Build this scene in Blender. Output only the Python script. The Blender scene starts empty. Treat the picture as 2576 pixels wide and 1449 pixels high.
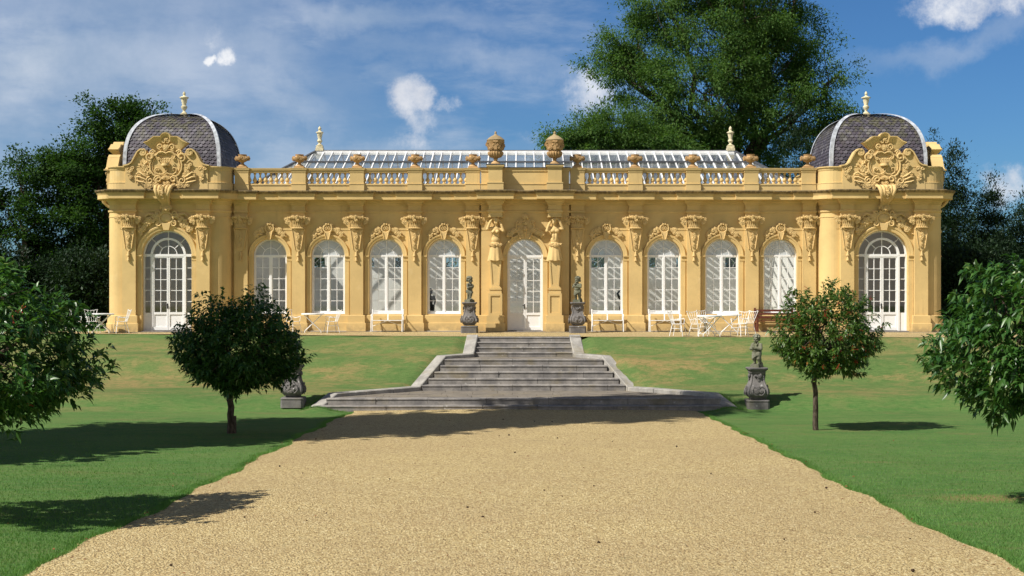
import bpy, math, random
import numpy as np
from mathutils import Vector, Matrix
R = math.radians
PI = math.pi
random.seed(7)
S = bpy.context.scene
COL = S.collection

# ---------------------------------------------------------------- camera, exposure, sun
F_PX = 3328.0                      # focal length in units of a 2576 wide frame
CAM_D, CAM_Z = 52.0, 1.73          # distance to the wing wall (y = 0), eye height above the terrace
cam_data = bpy.data.cameras.new("camera")
cam_data.sensor_width = 36.0
cam_data.lens = 36.0 * F_PX / 2576.0
cam_data.shift_x = -33.0 / 2576.0
cam_data.clip_end = 3000
cam = bpy.data.objects.new("camera", cam_data)
cam.location = (0, -CAM_D, CAM_Z)
cam.rotation_euler = (R(90), 0, 0)
COL.objects.link(cam)
S.camera = cam
S.view_settings.view_transform = 'Standard'
S.view_settings.look = 'None'
S.view_settings.gamma = 1.0
S.view_settings.use_curve_mapping = False
S.view_settings.exposure = 0.38
S.cycles.use_adaptive_sampling = True
S.cycles.adaptive_threshold = 0.012
S.cycles.use_denoising = True
S.cycles.max_bounces = 8
S.cycles.transparent_max_bounces = 24
S.cycles.sample_clamp_indirect = 6

SUN_DIR = Vector((1.0, 0.62, -1.25)).normalized()      # the way the light travels
sun_data = bpy.data.lights.new("sun", 'SUN')
sun_data.energy = 5.0
sun_data.angle = R(0.5)
sun_data.color = (1.0, 0.95, 0.87)
sun = bpy.data.objects.new("sun", sun_data)
sun.rotation_euler = SUN_DIR.to_track_quat('-Z', 'Y').to_euler()
sun.location = (-60, -60, 70)
COL.objects.link(sun)
SUN_EL = math.asin(-SUN_DIR.z)
SUN_AZ = math.atan2(-SUN_DIR.x, -SUN_DIR.y)

# ---------------------------------------------------------------- node helpers
def nd(nt, typ, ins=None, **props):
    n = nt.nodes.new(typ)
    for k, v in props.items():
        setattr(n, k, v)
    for k, v in (ins or {}).items():
        s = n.inputs[k]
        if isinstance(v, bpy.types.NodeSocket):
            nt.links.new(v, s)
        else:
            s.default_value = v
    return n
def mth(nt, op, a, b=0.0, c=0.0, clamp=False):
    n = nt.nodes.new('ShaderNodeMath'); n.operation = op; n.use_clamp = clamp
    for i, v in enumerate((a, b, c)):
        if isinstance(v, bpy.types.NodeSocket): nt.links.new(v, n.inputs[i])
        else: n.inputs[i].default_value = v
    return n.outputs[0]
def smooth(nt, v, lo, hi, a=0.0, b=1.0):
    n = nt.nodes.new('ShaderNodeMapRange'); n.interpolation_type = 'SMOOTHSTEP'
    nt.links.new(v, n.inputs[0])
    for i, x in enumerate((lo, hi, a, b)): n.inputs[i + 1].default_value = x
    return n.outputs[0]
def mixc(nt, f, a, b, blend='MIX'):
    n = nt.nodes.new('ShaderNodeMix'); n.data_type = 'RGBA'; n.blend_type = blend
    for s, v in ((n.inputs['Factor'], f), (n.inputs['A'], a), (n.inputs['B'], b)) if False else ((n.inputs[0], f), (n.inputs[6], a), (n.inputs[7], b)):
        if isinstance(v, bpy.types.NodeSocket): nt.links.new(v, s)
        else: s.default_value = v if not isinstance(v, tuple) or len(v) == 4 else (*v, 1.0)
    return n.outputs[2]
def noise(nt, vec, scale, detail=4.0, rough=0.55, out=0, dist=0.0):
    n = nd(nt, 'ShaderNodeTexNoise', {'Vector': vec, 'Scale': scale, 'Detail': detail, 'Roughness': rough, 'Distortion': dist})
    return n.outputs[out]

# ---------------------------------------------------------------- sky
W = bpy.data.worlds.new("World"); S.world = W; W.use_nodes = True
nt = W.node_tree; nt.nodes.clear()
sky = nd(nt, 'ShaderNodeTexSky', sky_type='NISHITA', sun_disc=False)
sky.sun_elevation = SUN_EL; sky.sun_rotation = SUN_AZ
sky.air_density = 1.0; sky.dust_density = 0.35; sky.ozone_density = 2.2
tint = mixc(nt, 1.0, sky.outputs[0], (0.36, 0.655, 1.0), 'MULTIPLY')
geo = nd(nt, 'ShaderNodeTexCoord')
dirv = geo.outputs['Generated']
sep = nd(nt, 'ShaderNodeSeparateXYZ', {0: dirv})
bg_sky = nd(nt, 'ShaderNodeBackground', {'Color': tint, 'Strength': smooth(nt, sep.outputs[2], 0.22, 0.75, 0.066, 0.034)})   # deeper blue overhead
n1 = noise(nt, dirv, 9.0, 6, 0.6, out=1)
n2 = noise(nt, dirv, 34.0, 6, 0.65, out=1)
w1 = nd(nt, 'ShaderNodeVectorMath', {0: n1, 1: (0.5, 0.5, 0.5)}, operation='SUBTRACT').outputs[0]
w2 = nd(nt, 'ShaderNodeVectorMath', {0: n2, 1: (0.5, 0.5, 0.5)}, operation='SUBTRACT').outputs[0]
def warped(a, b):
    v = nd(nt, 'ShaderNodeVectorMath', {0: w1, 'Scale': a}, operation='SCALE').outputs[0]
    u = nd(nt, 'ShaderNodeVectorMath', {0: w2, 'Scale': b}, operation='SCALE').outputs[0]
    s = nd(nt, 'ShaderNodeVectorMath', {0: dirv, 1: v}, operation='ADD').outputs[0]
    s = nd(nt, 'ShaderNodeVectorMath', {0: s, 1: u}, operation='ADD').outputs[0]
    q = nd(nt, 'ShaderNodeSeparateXYZ', {0: s})
    return q.outputs[0], q.outputs[2], q.outputs[1]
def sky_dir(u, y):
    d = Vector(((u - 1321) / F_PX, 1.0, (724.5 - y) / F_PX)).normalized()
    return d.x, d.z
def cloud(c, u, y, ru, ry, soft, amount, rot=0.0):
    cx, cz = sky_dir(u, y)
    dx = mth(nt, 'SUBTRACT', c[0], cx); dz = mth(nt, 'SUBTRACT', c[1], cz)
    ca, sa = math.cos(rot), math.sin(rot)
    a = mth(nt, 'ADD', mth(nt, 'MULTIPLY', dx, ca), mth(nt, 'MULTIPLY', dz, sa))
    b = mth(nt, 'SUBTRACT', mth(nt, 'MULTIPLY', dz, ca), mth(nt, 'MULTIPLY', dx, sa))
    a = mth(nt, 'MULTIPLY', a, F_PX / ru); b = mth(nt, 'MULTIPLY', b, F_PX / ry)
    r2 = mth(nt, 'ADD', mth(nt, 'MULTIPLY', a, a), mth(nt, 'MULTIPLY', b, b))
    m = smooth(nt, mth(nt, 'SQRT', r2), 1.0 - soft, 1.0 + soft, amount, 0.0)
    return mth(nt, 'MULTIPLY', m, smooth(nt, c[2], 0.2, 0.5))
def joined(lst):
    r = lst[0]
    for x in lst[1:]: r = mth(nt, 'MAXIMUM', r, x)
    return r
crisp = warped(0.030, 0.022); soft_ = warped(0.09, 0.02)
cum = joined([cloud(crisp, 1040, 245, 62, 52, 0.55, 0.95), cloud(crisp, 1118, 266, 44, 20, 0.8, 0.55),
              cloud(crisp, 1068, 305, 34, 60, 0.7, 0.62), cloud(crisp, 1045, 358, 66, 30, 0.8, 0.55),
              cloud(crisp, 560, 146, 26, 24, 0.6, 0.95), cloud(crisp, 513, 151, 15, 15, 0.6, 0.95),
              cloud(crisp, 535, 95, 60, 42, 0.9, 0.40, -0.7), cloud(crisp, 1490, 225, 75, 55, 0.7, 0.75),
              cloud(crisp, 2490, -8, 165, 46, 0.7, 0.85), cloud(crisp, 2530, 470, 60, 50, 0.7, 0.8),
              cloud(crisp, 1330, 350, 60, 30, 0.8, 0.3)])
edge = mth(nt, 'SUBTRACT', noise(nt, dirv, 46.0, 9, 0.68), 0.5)
cum = smooth(nt, mth(nt, 'ADD', cum, mth(nt, 'MULTIPLY', mth(nt, 'MULTIPLY', edge, 1.5), smooth(nt, cum, 0.02, 0.35))), 0.20, 1.15)
veil = joined([cloud(soft_, 60, 160, 190, 110, 0.95, 0.75), cloud(soft_, 250, 40, 620, 190, 0.9, 0.42),
               cloud(soft_, 230, 230, 560, 230, 0.95, 0.60), cloud(soft_, 700, 150, 250, 90, 0.95, 0.45, -0.3),
               cloud(soft_, 720, 245, 150, 70, 0.9, 0.55, -0.45), cloud(soft_, 760, 300, 120, 40, 0.9, 0.5),
               cloud(soft_, 1180, 150, 330, 42, 0.95, 0.42, -0.16), cloud(soft_, 900, 20, 330, 46, 0.95, 0.50, -0.10),
               cloud(soft_, 1330, 170, 70, 40, 0.9, 0.35), cloud(soft_, 640, 400, 500, 60, 0.95, 0.55),
               cloud(soft_, 2420, 95, 220, 24, 0.95, 0.30, 0.2), cloud(soft_, 1100, 420, 420, 50, 0.95, 0.35)])
streak = noise(nt, nd(nt, 'ShaderNodeMapping', {'Vector': dirv, 'Rotation': (0, 0.25, 0), 'Scale': (3.2, 3.2, 11)}).outputs[0], 2.2, 7, 0.62)
gate = smooth(nt, sep.outputs[0], 0.17, -0.02)
wisps = mth(nt, 'MULTIPLY', smooth(nt, streak, 0.40, 0.70, 0.05, 0.62), gate)
veil = mth(nt, 'MULTIPLY', veil, smooth(nt, streak, 0.28, 0.62, 0.55, 1.35))
veil = mth(nt, 'MAXIMUM', veil, wisps)
lum = smooth(nt, noise(nt, dirv, 14, 5, 0.6), 0.3, 0.7)
cum_col = mixc(nt, lum, (0.46, 0.49, 0.56), (0.72, 0.73, 0.75))
veil_col = mixc(nt, lum, (0.285, 0.365, 0.48), (0.46, 0.515, 0.60))
bg_veil = nd(nt, 'ShaderNodeBackground', {'Color': veil_col, 'Strength': 1.0})
bg_cum = nd(nt, 'ShaderNodeBackground', {'Color': cum_col, 'Strength': 1.0})
m1 = nd(nt, 'ShaderNodeMixShader', {0: mth(nt, 'MULTIPLY', veil, 0.95, clamp=True), 1: bg_sky.outputs[0], 2: bg_veil.outputs[0]})
m2 = nd(nt, 'ShaderNodeMixShader', {0: mth(nt, 'MULTIPLY', cum, 1.0, clamp=True), 1: m1.outputs[0], 2: bg_cum.outputs[0]})
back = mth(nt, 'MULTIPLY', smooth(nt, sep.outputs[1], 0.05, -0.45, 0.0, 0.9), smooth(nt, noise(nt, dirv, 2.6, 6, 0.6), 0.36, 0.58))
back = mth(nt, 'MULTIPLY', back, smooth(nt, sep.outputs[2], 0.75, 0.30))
bg_back = nd(nt, 'ShaderNodeBackground', {'Color': (0.80, 0.72, 0.62, 1), 'Strength': 0.85})   # unseen warm cloud cover behind the viewer, added as fill light for the facade
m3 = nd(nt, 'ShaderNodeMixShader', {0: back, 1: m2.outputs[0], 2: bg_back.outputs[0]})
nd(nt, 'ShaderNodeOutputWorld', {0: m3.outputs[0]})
def schlick(t, k=1.0, f0=0.04):
    g = nd(t, 'ShaderNodeNewGeometry')
    d = nd(t, 'ShaderNodeVectorMath', {0: g.outputs['Normal'], 1: g.outputs['Incoming']}, operation='DOT_PRODUCT').outputs['Value']
    c = mth(t, 'SUBTRACT', 1.0, mth(t, 'ABSOLUTE', d))
    return mth(t, 'MULTIPLY', mth(t, 'ADD', mth(t, 'MULTIPLY', mth(t, 'POWER', c, 5.0), 1-f0), f0), k, clamp=True)

# ---------------------------------------------------------------- materials
MATS = {}
def new_mat(name):
    m = bpy.data.materials.new(name); m.use_nodes = True
    t = m.node_tree; t.nodes.clear(); MATS[name] = m
    return m, t
def finish(t, col, rough=0.8, spec=0.3, bump=None, bstr=0.3, bdist=0.02, metal=0.0):
    b = nd(t, 'ShaderNodeBsdfPrincipled', {'Base Color': col if isinstance(col, bpy.types.NodeSocket) else (*col, 1.0), 'Roughness': rough, 'Metallic': metal, 'Specular IOR Level': spec})
    if bump is not None:
        bp = nd(t, 'ShaderNodeBump', {'Height': bump, 'Strength': bstr, 'Distance': bdist})
        t.links.new(bp.outputs[0], b.inputs['Normal'])
    nd(t, 'ShaderNodeOutputMaterial', {0: b.outputs[0]})
    return b
def pos(t): return nd(t, 'ShaderNodeNewGeometry').outputs['Position']

def stucco(name, base, vary=0.12, stain=True):
    m, t = new_mat(name); p = pos(t)
    big = noise(t, p, 0.7, 5, 0.6); mid = noise(t, p, 5.0, 5, 0.6); fine = noise(t, p, 60.0, 3, 0.6)
    c = mixc(t, smooth(t, big, 0.3, 0.7), tuple(x * (1 - vary) for x in base), tuple(min(1, x * (1 + vary * 0.6)) for x in base))
    c = mixc(t, smooth(t, mid, 0.52, 0.8, 0.0, 0.35), c, tuple(x * 0.78 for x in base))
    if stain:
        st = nd(t, 'ShaderNodeMapping', {'Vector': p, 'Scale': (6.0, 6.0, 0.5)}).outputs[0]
        sn = noise(t, st, 1.0, 5, 0.65)
        c = mixc(t, smooth(t, sn, 0.56, 0.80, 0.0, 0.40), c, (0.32, 0.215, 0.105))
        c = mixc(t, smooth(t, noise(t, p, 1.7, 6, 0.7), 0.60, 0.70, 0.0, 0.22), c, (0.74, 0.60, 0.36))
        z = nd(t, 'ShaderNodeSeparateXYZ', {0: p}).outputs[2]
        foot = mth(t, 'MULTIPLY', smooth(t, z, 0.40, 0.02), smooth(t, mid, 0.32, 0.62))
        c = mixc(t, mth(t, 'MULTIPLY', foot, 0.55), c, (0.26, 0.19, 0.11))
    finish(t, c, 0.88, 0.2, mth(t, 'ADD', mth(t, 'MULTIPLY', fine, 0.3), mth(t, 'MULTIPLY', mid, 0.7)), 0.25, 0.012)
OCHRE = (0.640, 0.462, 0.202)
stucco('stucco', OCHRE)
stucco('ornament', (0.65, 0.462, 0.205), 0.12)
stucco('urn_stone', (0.47, 0.30, 0.14), 0.25, False)
stucco('lid_stone', (0.36, 0.27, 0.15), 0.35, False)

m, t = new_mat('cornice'); p = pos(t)
z = nd(t, 'ShaderNodeSeparateXYZ', {0: p}).outputs[2]
sv = nd(t, 'ShaderNodeMapping', {'Vector': p, 'Scale': (9.0, 9.0, 0.9)}).outputs[0]
sn = noise(t, sv, 1.0, 5, 0.7); bn = noise(t, p, 1.3, 4, 0.6)
dirt = mth(t, 'MULTIPLY', smooth(t, z, 5.345, 5.43), smooth(t, mth(t, 'ADD', sn, mth(t, 'MULTIPLY', bn, 0.6)), 0.50, 0.95, 0.35, 0.90))
c = mixc(t, smooth(t, bn, 0.3, 0.7), tuple(x * 0.86 for x in OCHRE), tuple(x * 1.05 for x in OCHRE))
c = mixc(t, dirt, c, (0.085, 0.062, 0.040))
c = mixc(t, smooth(t, z, 5.505, 5.515), c, (0.10, 0.10, 0.11))
finish(t, c, 0.88, 0.2, noise(t, p, 25, 4, 0.6), 0.2, 0.015)

def plain(name, col, rough=0.6, spec=0.4, vary=0.0, scale=3.0, metal=0.0, bump=0.0):
    m, t = new_mat(name); p = pos(t)
    n = noise(t, p, scale, 5, 0.6)
    c = mixc(t, smooth(t, n, 0.3, 0.7), tuple(x * (1 - vary) for x in col), tuple(min(1, x * (1 + vary)) for x in col))
    finish(t, c, rough, spec, n if bump else None, bump, 0.02, metal)
plain('white_paint', (0.80, 0.80, 0.79), 0.45, 0.4, 0.03, 4)
plain('white_metal', (0.80, 0.80, 0.78), 0.4, 0.5, 0.04, 9)
plain('plaster', (0.85, 0.83, 0.78), 0.9, 0.1, 0.03, 1)
plain('pavilion_plaster', (0.74, 0.68, 0.58), 0.9, 0.1, 0.04, 1)
plain('floor_stone', (0.50, 0.46, 0.39), 0.7, 0.3, 0.10, 2)
plain('lead', (0.43, 0.455, 0.50), 0.6, 0.4, 0.32, 6, 0.0, 0.3)
plain('dark_lead', (0.07, 0.075, 0.085), 0.6, 0.4, 0.3, 4)
plain('finial_stone', (0.62, 0.55, 0.36), 0.85, 0.2, 0.22, 8, 0.0, 0.3)
plain('bronze', (0.028, 0.026, 0.030), 0.45, 0.5, 0.4, 12)
plain('brown_wood', (0.115, 0.030, 0.016), 0.45, 0.4, 0.25, 14)
plain('black_iron', (0.02, 0.02, 0.02), 0.5, 0.5)
plain('picture', (0.38, 0.36, 0.31), 0.5, 0.4, 0.2, 2)
plain('berry', (0.30, 0.035, 0.012), 0.4, 0.5, 0.3, 30)
plain('fallen', (0.20, 0.075, 0.025), 0.7, 0.3, 0.5, 9)
plain('cone', (0.045, 0.026, 0.014), 0.8, 0.2, 0.4, 30)

m, t = new_mat('glass')
lw = schlick(t, 2.0)
tr = nd(t, 'ShaderNodeBsdfTransparent', {'Color': (0.93, 0.94, 0.93, 1)})
gl = nd(t, 'ShaderNodeBsdfGlossy', {'Color': (1, 1, 1, 1), 'Roughness': 0.02})
mx = nd(t, 'ShaderNodeMixShader', {0: lw, 1: tr.outputs[0], 2: gl.outputs[0]})
nd(t, 'ShaderNodeOutputMaterial', {0: mx.outputs[0]})

m, t = new_mat('frosted_glass')              # fanlights whitened against the sun
tr = nd(t, 'ShaderNodeBsdfTransparent', {'Color': (0.92, 0.93, 0.92, 1)})
df = nd(t, 'ShaderNodeBsdfDiffuse', {'Color': (0.50, 0.52, 0.53, 1)})
gl = nd(t, 'ShaderNodeBsdfGlossy', {'Roughness': 0.05})
a = nd(t, 'ShaderNodeMixShader', {0: smooth(t, noise(t, pos(t), 2.0, 4, 0.6), 0.3, 0.7, 0.74, 0.93), 1: tr.outputs[0], 2: df.outputs[0]})
b = nd(t, 'ShaderNodeMixShader', {0: 0.10, 1: a.outputs[0], 2: gl.outputs[0]})
nd(t, 'ShaderNodeOutputMaterial', {0: b.outputs[0]})

m, t = new_mat('roof_glass')                 # old dusty greenhouse glass: part of the light scatters on the film of lime
lw = schlick(t, 1.6)
tr = nd(t, 'ShaderNodeBsdfTransparent', {'Color': (0.90, 0.93, 0.93, 1)})
df = nd(t, 'ShaderNodeBsdfDiffuse', {'Color': (0.62, 0.66, 0.68, 1)})
gl = nd(t, 'ShaderNodeBsdfGlossy', {'Roughness': 0.03})
dn = smooth(t, noise(t, pos(t), 1.1, 5, 0.6), 0.3, 0.7, 0.10, 0.26)
a = nd(t, 'ShaderNodeMixShader', {0: dn, 1: tr.outputs[0], 2: df.outputs[0]})
b = nd(t, 'ShaderNodeMixShader', {0: lw, 1: a.outputs[0], 2: gl.outputs[0]})
nd(t, 'ShaderNodeOutputMaterial', {0: b.outputs[0]})

m, t = new_mat('slate'); g = nd(t, 'ShaderNodeNewGeometry'); rnd = g.outputs['Random Per Island']; p = g.outputs['Position']
cr = nd(t, 'ShaderNodeValToRGB', {0: rnd}); e = cr.color_ramp
e.elements[0].color = (0.044, 0.041, 0.055, 1); e.elements[1].color = (0.17, 0.162, 0.178, 1)
for q, cc in ((0.3, (0.080, 0.066, 0.088, 1)), (0.55, (0.060, 0.057, 0.069, 1)), (0.8, (0.108, 0.096, 0.120, 1))):
    x = e.elements.new(q); x.color = cc
zz = nd(t, 'ShaderNodeSeparateXYZ', {0: p}).outputs[2]
lich = mth(t, 'MULTIPLY', smooth(t, zz, 6.9, 8.6), smooth(t, noise(t, p, 4, 5, 0.65), 0.42, 0.62))
c = mixc(t, mth(t, 'MULTIPLY', lich, 0.75), cr.outputs[0], (0.135, 0.130, 0.062))
c = mixc(t, smooth(t, noise(t, p, 9, 4, 0.6), 0.62, 0.72, 0, 0.5), c, (0.26, 0.26, 0.25))
finish(t, c, 0.6, 0.4, noise(t, p, 30, 3, 0.6), 0.3, 0.01)

def stone(name, base, dark, moss, lichen, spots=1.0):
    m, t = new_mat(name); p = pos(t)
    a = noise(t, p, 2.2, 6, 0.65); b_ = noise(t, p, 16, 5, 0.65); f = noise(t, p, 90, 2, 0.5)
    c = mixc(t, smooth(t, a, 0.3, 0.68), dark, base)
    c = mixc(t, smooth(t, b_, 0.45, 0.75, 0, 0.55), c, tuple(x * 0.55 for x in base))
    c = mixc(t, smooth(t, noise(t, p, 1.4, 4, 0.6), 0.52, 0.72, 0, 0.6), c, moss)
    v = nd(t, 'ShaderNodeTexVoronoi', {'Vector': p, 'Scale': 5.0})
    vs = mth(t, 'MULTIPLY', smooth(t, mth(t, 'ADD', v.outputs['Distance'], mth(t, 'MULTIPLY', b_, 0.3)), 0.36, 0.26), smooth(t, noise(t, p, 3.1, 2, 0.5), 0.5, 0.6))
    c = mixc(t, mth(t, 'MULTIPLY', vs, 0.75 * spots), c, lichen)
    finish(t, c, 0.92, 0.15, mth(t, 'ADD', b_, mth(t, 'MULTIPLY', f, 0.4)), 0.45, 0.015)
stone('step_stone', (0.315, 0.292, 0.265), (0.150, 0.142, 0.138), (0.215, 0.180, 0.110), (0.44, 0.43, 0.40))
stone('coping_stone', (0.40, 0.38, 0.34), (0.245, 0.232, 0.212), (0.30, 0.255, 0.165), (0.55, 0.53, 0.48))
stone('paving', (0.235, 0.205, 0.165), (0.165, 0.145, 0.120), (0.20, 0.165, 0.10), (0.34, 0.32, 0.26))
stone('pedestal_stone', (0.215, 0.200, 0.188), (0.115, 0.110, 0.110), (0.17, 0.155, 0.11), (0.45, 0.44, 0.42))
stone('statue_stone', (0.225, 0.220, 0.165), (0.095, 0.098, 0.066), (0.135, 0.145, 0.078), (0.40, 0.40, 0.34))

m, t = new_mat('gravel'); p = pos(t)
pw = nd(t, 'ShaderNodeVectorMath', {0: p, 1: nd(t, 'ShaderNodeVectorMath', {0: noise(t, p, 40, 2, 0.5, out=1), 'Scale': 0.012}, operation='SCALE').outputs[0]}, operation='ADD').outputs[0]
v1 = nd(t, 'ShaderNodeTexVoronoi', {'Vector': pw, 'Scale': 33.0}); v2 = nd(t, 'ShaderNodeTexVoronoi', {'Vector': pw, 'Scale': 76.0})
k = nd(t, 'ShaderNodeSeparateColor', {0: v1.outputs['Color']})
k2 = nd(t, 'ShaderNodeSeparateColor', {0: v2.outputs['Color']})
cr = nd(t, 'ShaderNodeValToRGB', {0: mth(t, 'ADD', mth(t, 'MULTIPLY', k.outputs[0], 0.55), mth(t, 'MULTIPLY', k2.outputs[0], 0.45))}); e = cr.color_ramp
e.elements[0].position = 0.08; e.elements[0].color = (0.20, 0.125, 0.058, 1)
e.elements[1].position = 0.95; e.elements[1].color = (0.76, 0.67, 0.42, 1)
for q, cc in ((0.35, (0.40, 0.29, 0.125, 1)), (0.6, (0.56, 0.435, 0.205, 1)), (0.8, (0.61, 0.50, 0.26, 1))):
    x = e.elements.new(q); x.color = cc
c = mixc(t, smooth(t, noise(t, p, 0.35, 5, 0.6), 0.35, 0.65, 0, 0.28), cr.outputs[0], (0.36, 0.255, 0.135))
c = mixc(t, smooth(t, noise(t, p, 1.1, 6, 0.75), 0.60, 0.74, 0, 0.5), c, (0.19, 0.165, 0.07))
h = mth(t, 'ADD', smooth(t, v1.outputs['Distance'], 0.65, 0.0), mth(t, 'MULTIPLY', smooth(t, v2.outputs['Distance'], 0.6, 0.0), 0.4))
finish(t, c, 0.85, 0.25, h, 0.9, 0.02)

m, t = new_mat('turf'); p = pos(t)
sp = nd(t, 'ShaderNodeSeparateXYZ', {0: p})
st = nd(t, 'ShaderNodeMapping', {'Vector': p, 'Scale': (0.45, 1.0, 1.0)}).outputs[0]
a = noise(t, st, 0.55, 6, 0.62); b_ = noise(t, st, 2.6, 6, 0.68); f = noise(t, p, 42, 4, 0.7); ff = noise(t, nd(t, 'ShaderNodeMapping', {'Vector': p, 'Scale': (1, 0.55, 1)}).outputs[0], 120, 3, 0.6)
c = mixc(t, smooth(t, a, 0.32, 0.68), (0.068, 0.178, 0.042), (0.116, 0.218, 0.056))
c = mixc(t, smooth(t, b_, 0.42, 0.75, 0, 0.65), c, (0.165, 0.200, 0.070))
slope = mth(t, 'MULTIPLY', smooth(t, sp.outputs[1], -12.5, -10.2), smooth(t, sp.outputs[1], -1.0, -5.2))
band = mth(t, 'MULTIPLY', smooth(t, sp.outputs[1], -9.6, -8.4), smooth(t, sp.outputs[1], -6.8, -7.9))
dry = mth(t, 'MULTIPLY', smooth(t, mth(t, 'ADD', mth(t, 'MULTIPLY', a, 0.5), mth(t, 'MULTIPLY', b_, 0.5)), 0.44, 0.62), mth(t, 'ADD', mth(t, 'MULTIPLY', slope, 0.62), mth(t, 'MULTIPLY', band, 0.40), clamp=True))
g2 = noise(t, nd(t, 'ShaderNodeMapping', {'Vector': p, 'Scale': (0.6, 1.4, 1)}).outputs[0], 9, 5, 0.7)
dry = mth(t, 'MULTIPLY', dry, smooth(t, g2, 0.32, 0.62, 0.35, 1.25), clamp=True)
c = mixc(t, mth(t, 'MULTIPLY', slope, 0.42), c, (0.135, 0.165, 0.058))
c = mixc(t, dry, c, (0.36, 0.235, 0.105))
far = mth(t, 'MULTIPLY', smooth(t, noise(t, st, 0.9, 5, 0.65), 0.54, 0.70, 0, 0.55), smooth(t, g2, 0.3, 0.6, 0.4, 1.1))
c = mixc(t, far, c, (0.22, 0.185, 0.078))
pv = nd(t, 'ShaderNodeVectorMath', {0: nd(t, 'ShaderNodeVectorMath', {0: p, 1: (7.0, -32.0, 0.0)}, operation='SUBTRACT').outputs[0], 1: (0.75, 1.5, 0.0)}, operation='MULTIPLY').outputs[0]
pl = nd(t, 'ShaderNodeVectorMath', {0: pv}, operation='LENGTH').outputs['Value']
c = mixc(t, smooth(t, mth(t, 'ADD', pl, mth(t, 'MULTIPLY', b_, 1.2)), 1.45, 0.75, 0.0, 0.85), c, (0.33, 0.215, 0.095))   # worn patch
sk = noise(t, nd(t, 'ShaderNodeMapping', {'Vector': p, 'Scale': (0.7, 3.2, 1)}).outputs[0], 3.4, 6, 0.75)
c = mixc(t, smooth(t, sk, 0.44, 0.66, 0.0, 0.5), c, (0.165, 0.205, 0.070))
c = mixc(t, smooth(t, sk, 0.48, 0.30, 0.0, 0.5), c, (0.044, 0.118, 0.028))
c = mixc(t, smooth(t, g2, 0.42, 0.72, 0.0, 0.45), c, mixc(t, 0.55, c, (0.20, 0.26, 0.085)))
c = mixc(t, smooth(t, g2, 0.50, 0.24, 0.0, 0.55), c, mixc(t, 0.55, c, (0.014, 0.045, 0.010)))
c = mixc(t, smooth(t, f, 0.35, 0.7, 0.0, 0.6), c, mixc(t, 0.55, c, (0.014, 0.040, 0.008)))
finish(t, c, 0.9, 0.12, mth(t, 'ADD', f, mth(t, 'MULTIPLY', ff, 0.8)), 0.7, 0.03)

def leaf_mat(name, c0, c1, trans=0.3, rough=0.45, spec=0.35, glint=None):
    m, t = new_mat(name); g = nd(t, 'ShaderNodeNewGeometry')
    r = g.outputs['Random Per Island']
    c = mixc(t, r, c0, c1)
    if glint: c = mixc(t, smooth(t, r, 0.965, 0.985), c, glint)
    c = mixc(t, smooth(t, noise(t, g.outputs['Position'], 0.5, 3, 0.5), 0.3, 0.7, 0, 0.45), c, tuple(x * 0.6 for x in c0))
    b = nd(t, 'ShaderNodeBsdfPrincipled', {'Base Color': c, 'Roughness': rough, 'Specular IOR Level': spec})
    tl = nd(t, 'ShaderNodeBsdfTranslucent', {'Color': mixc(t, 1.0, c, (1.6, 1.8, 0.7), 'MULTIPLY')})
    x = nd(t, 'ShaderNodeMixShader', {0: trans, 1: b.outputs[0], 2: tl.outputs[0]})
    nd(t, 'ShaderNodeOutputMaterial', {0: x.outputs[0]})
leaf_mat('laurel_leaf', (0.022, 0.080, 0.016), (0.075, 0.165, 0.030), 0.22, 0.37, 0.45, (0.15, 0.21, 0.05))
leaf_mat('laurel_leaf_red', (0.030, 0.085, 0.016), (0.100, 0.165, 0.030), 0.24, 0.36, 0.45, (0.22, 0.11, 0.03))
leaf_mat('ash_leaf', (0.040, 0.100, 0.026), (0.118, 0.190, 0.050), 0.36, 0.75, 0.1)
leaf_mat('beech_leaf', (0.020, 0.058, 0.014), (0.062, 0.118, 0.028), 0.32, 0.7, 0.12)
leaf_mat('yew_leaf', (0.009, 0.025, 0.010), (0.026, 0.055, 0.018), 0.15, 0.6, 0.25)
leaf_mat('grass_blade', (0.085, 0.215, 0.048), (0.170, 0.290, 0.075), 0.3, 0.6, 0.2)
m, t = new_mat('bark'); p = pos(t)
sv = nd(t, 'ShaderNodeMapping', {'Vector': p, 'Scale': (1, 1, 0.25)}).outputs[0]
n = noise(t, sv, 22, 5, 0.7)
finish(t, mixc(t, smooth(t, n, 0.35, 0.7), (0.035, 0.026, 0.018), (0.135, 0.105, 0.078)), 0.9, 0.15, n, 0.6, 0.03)

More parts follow.
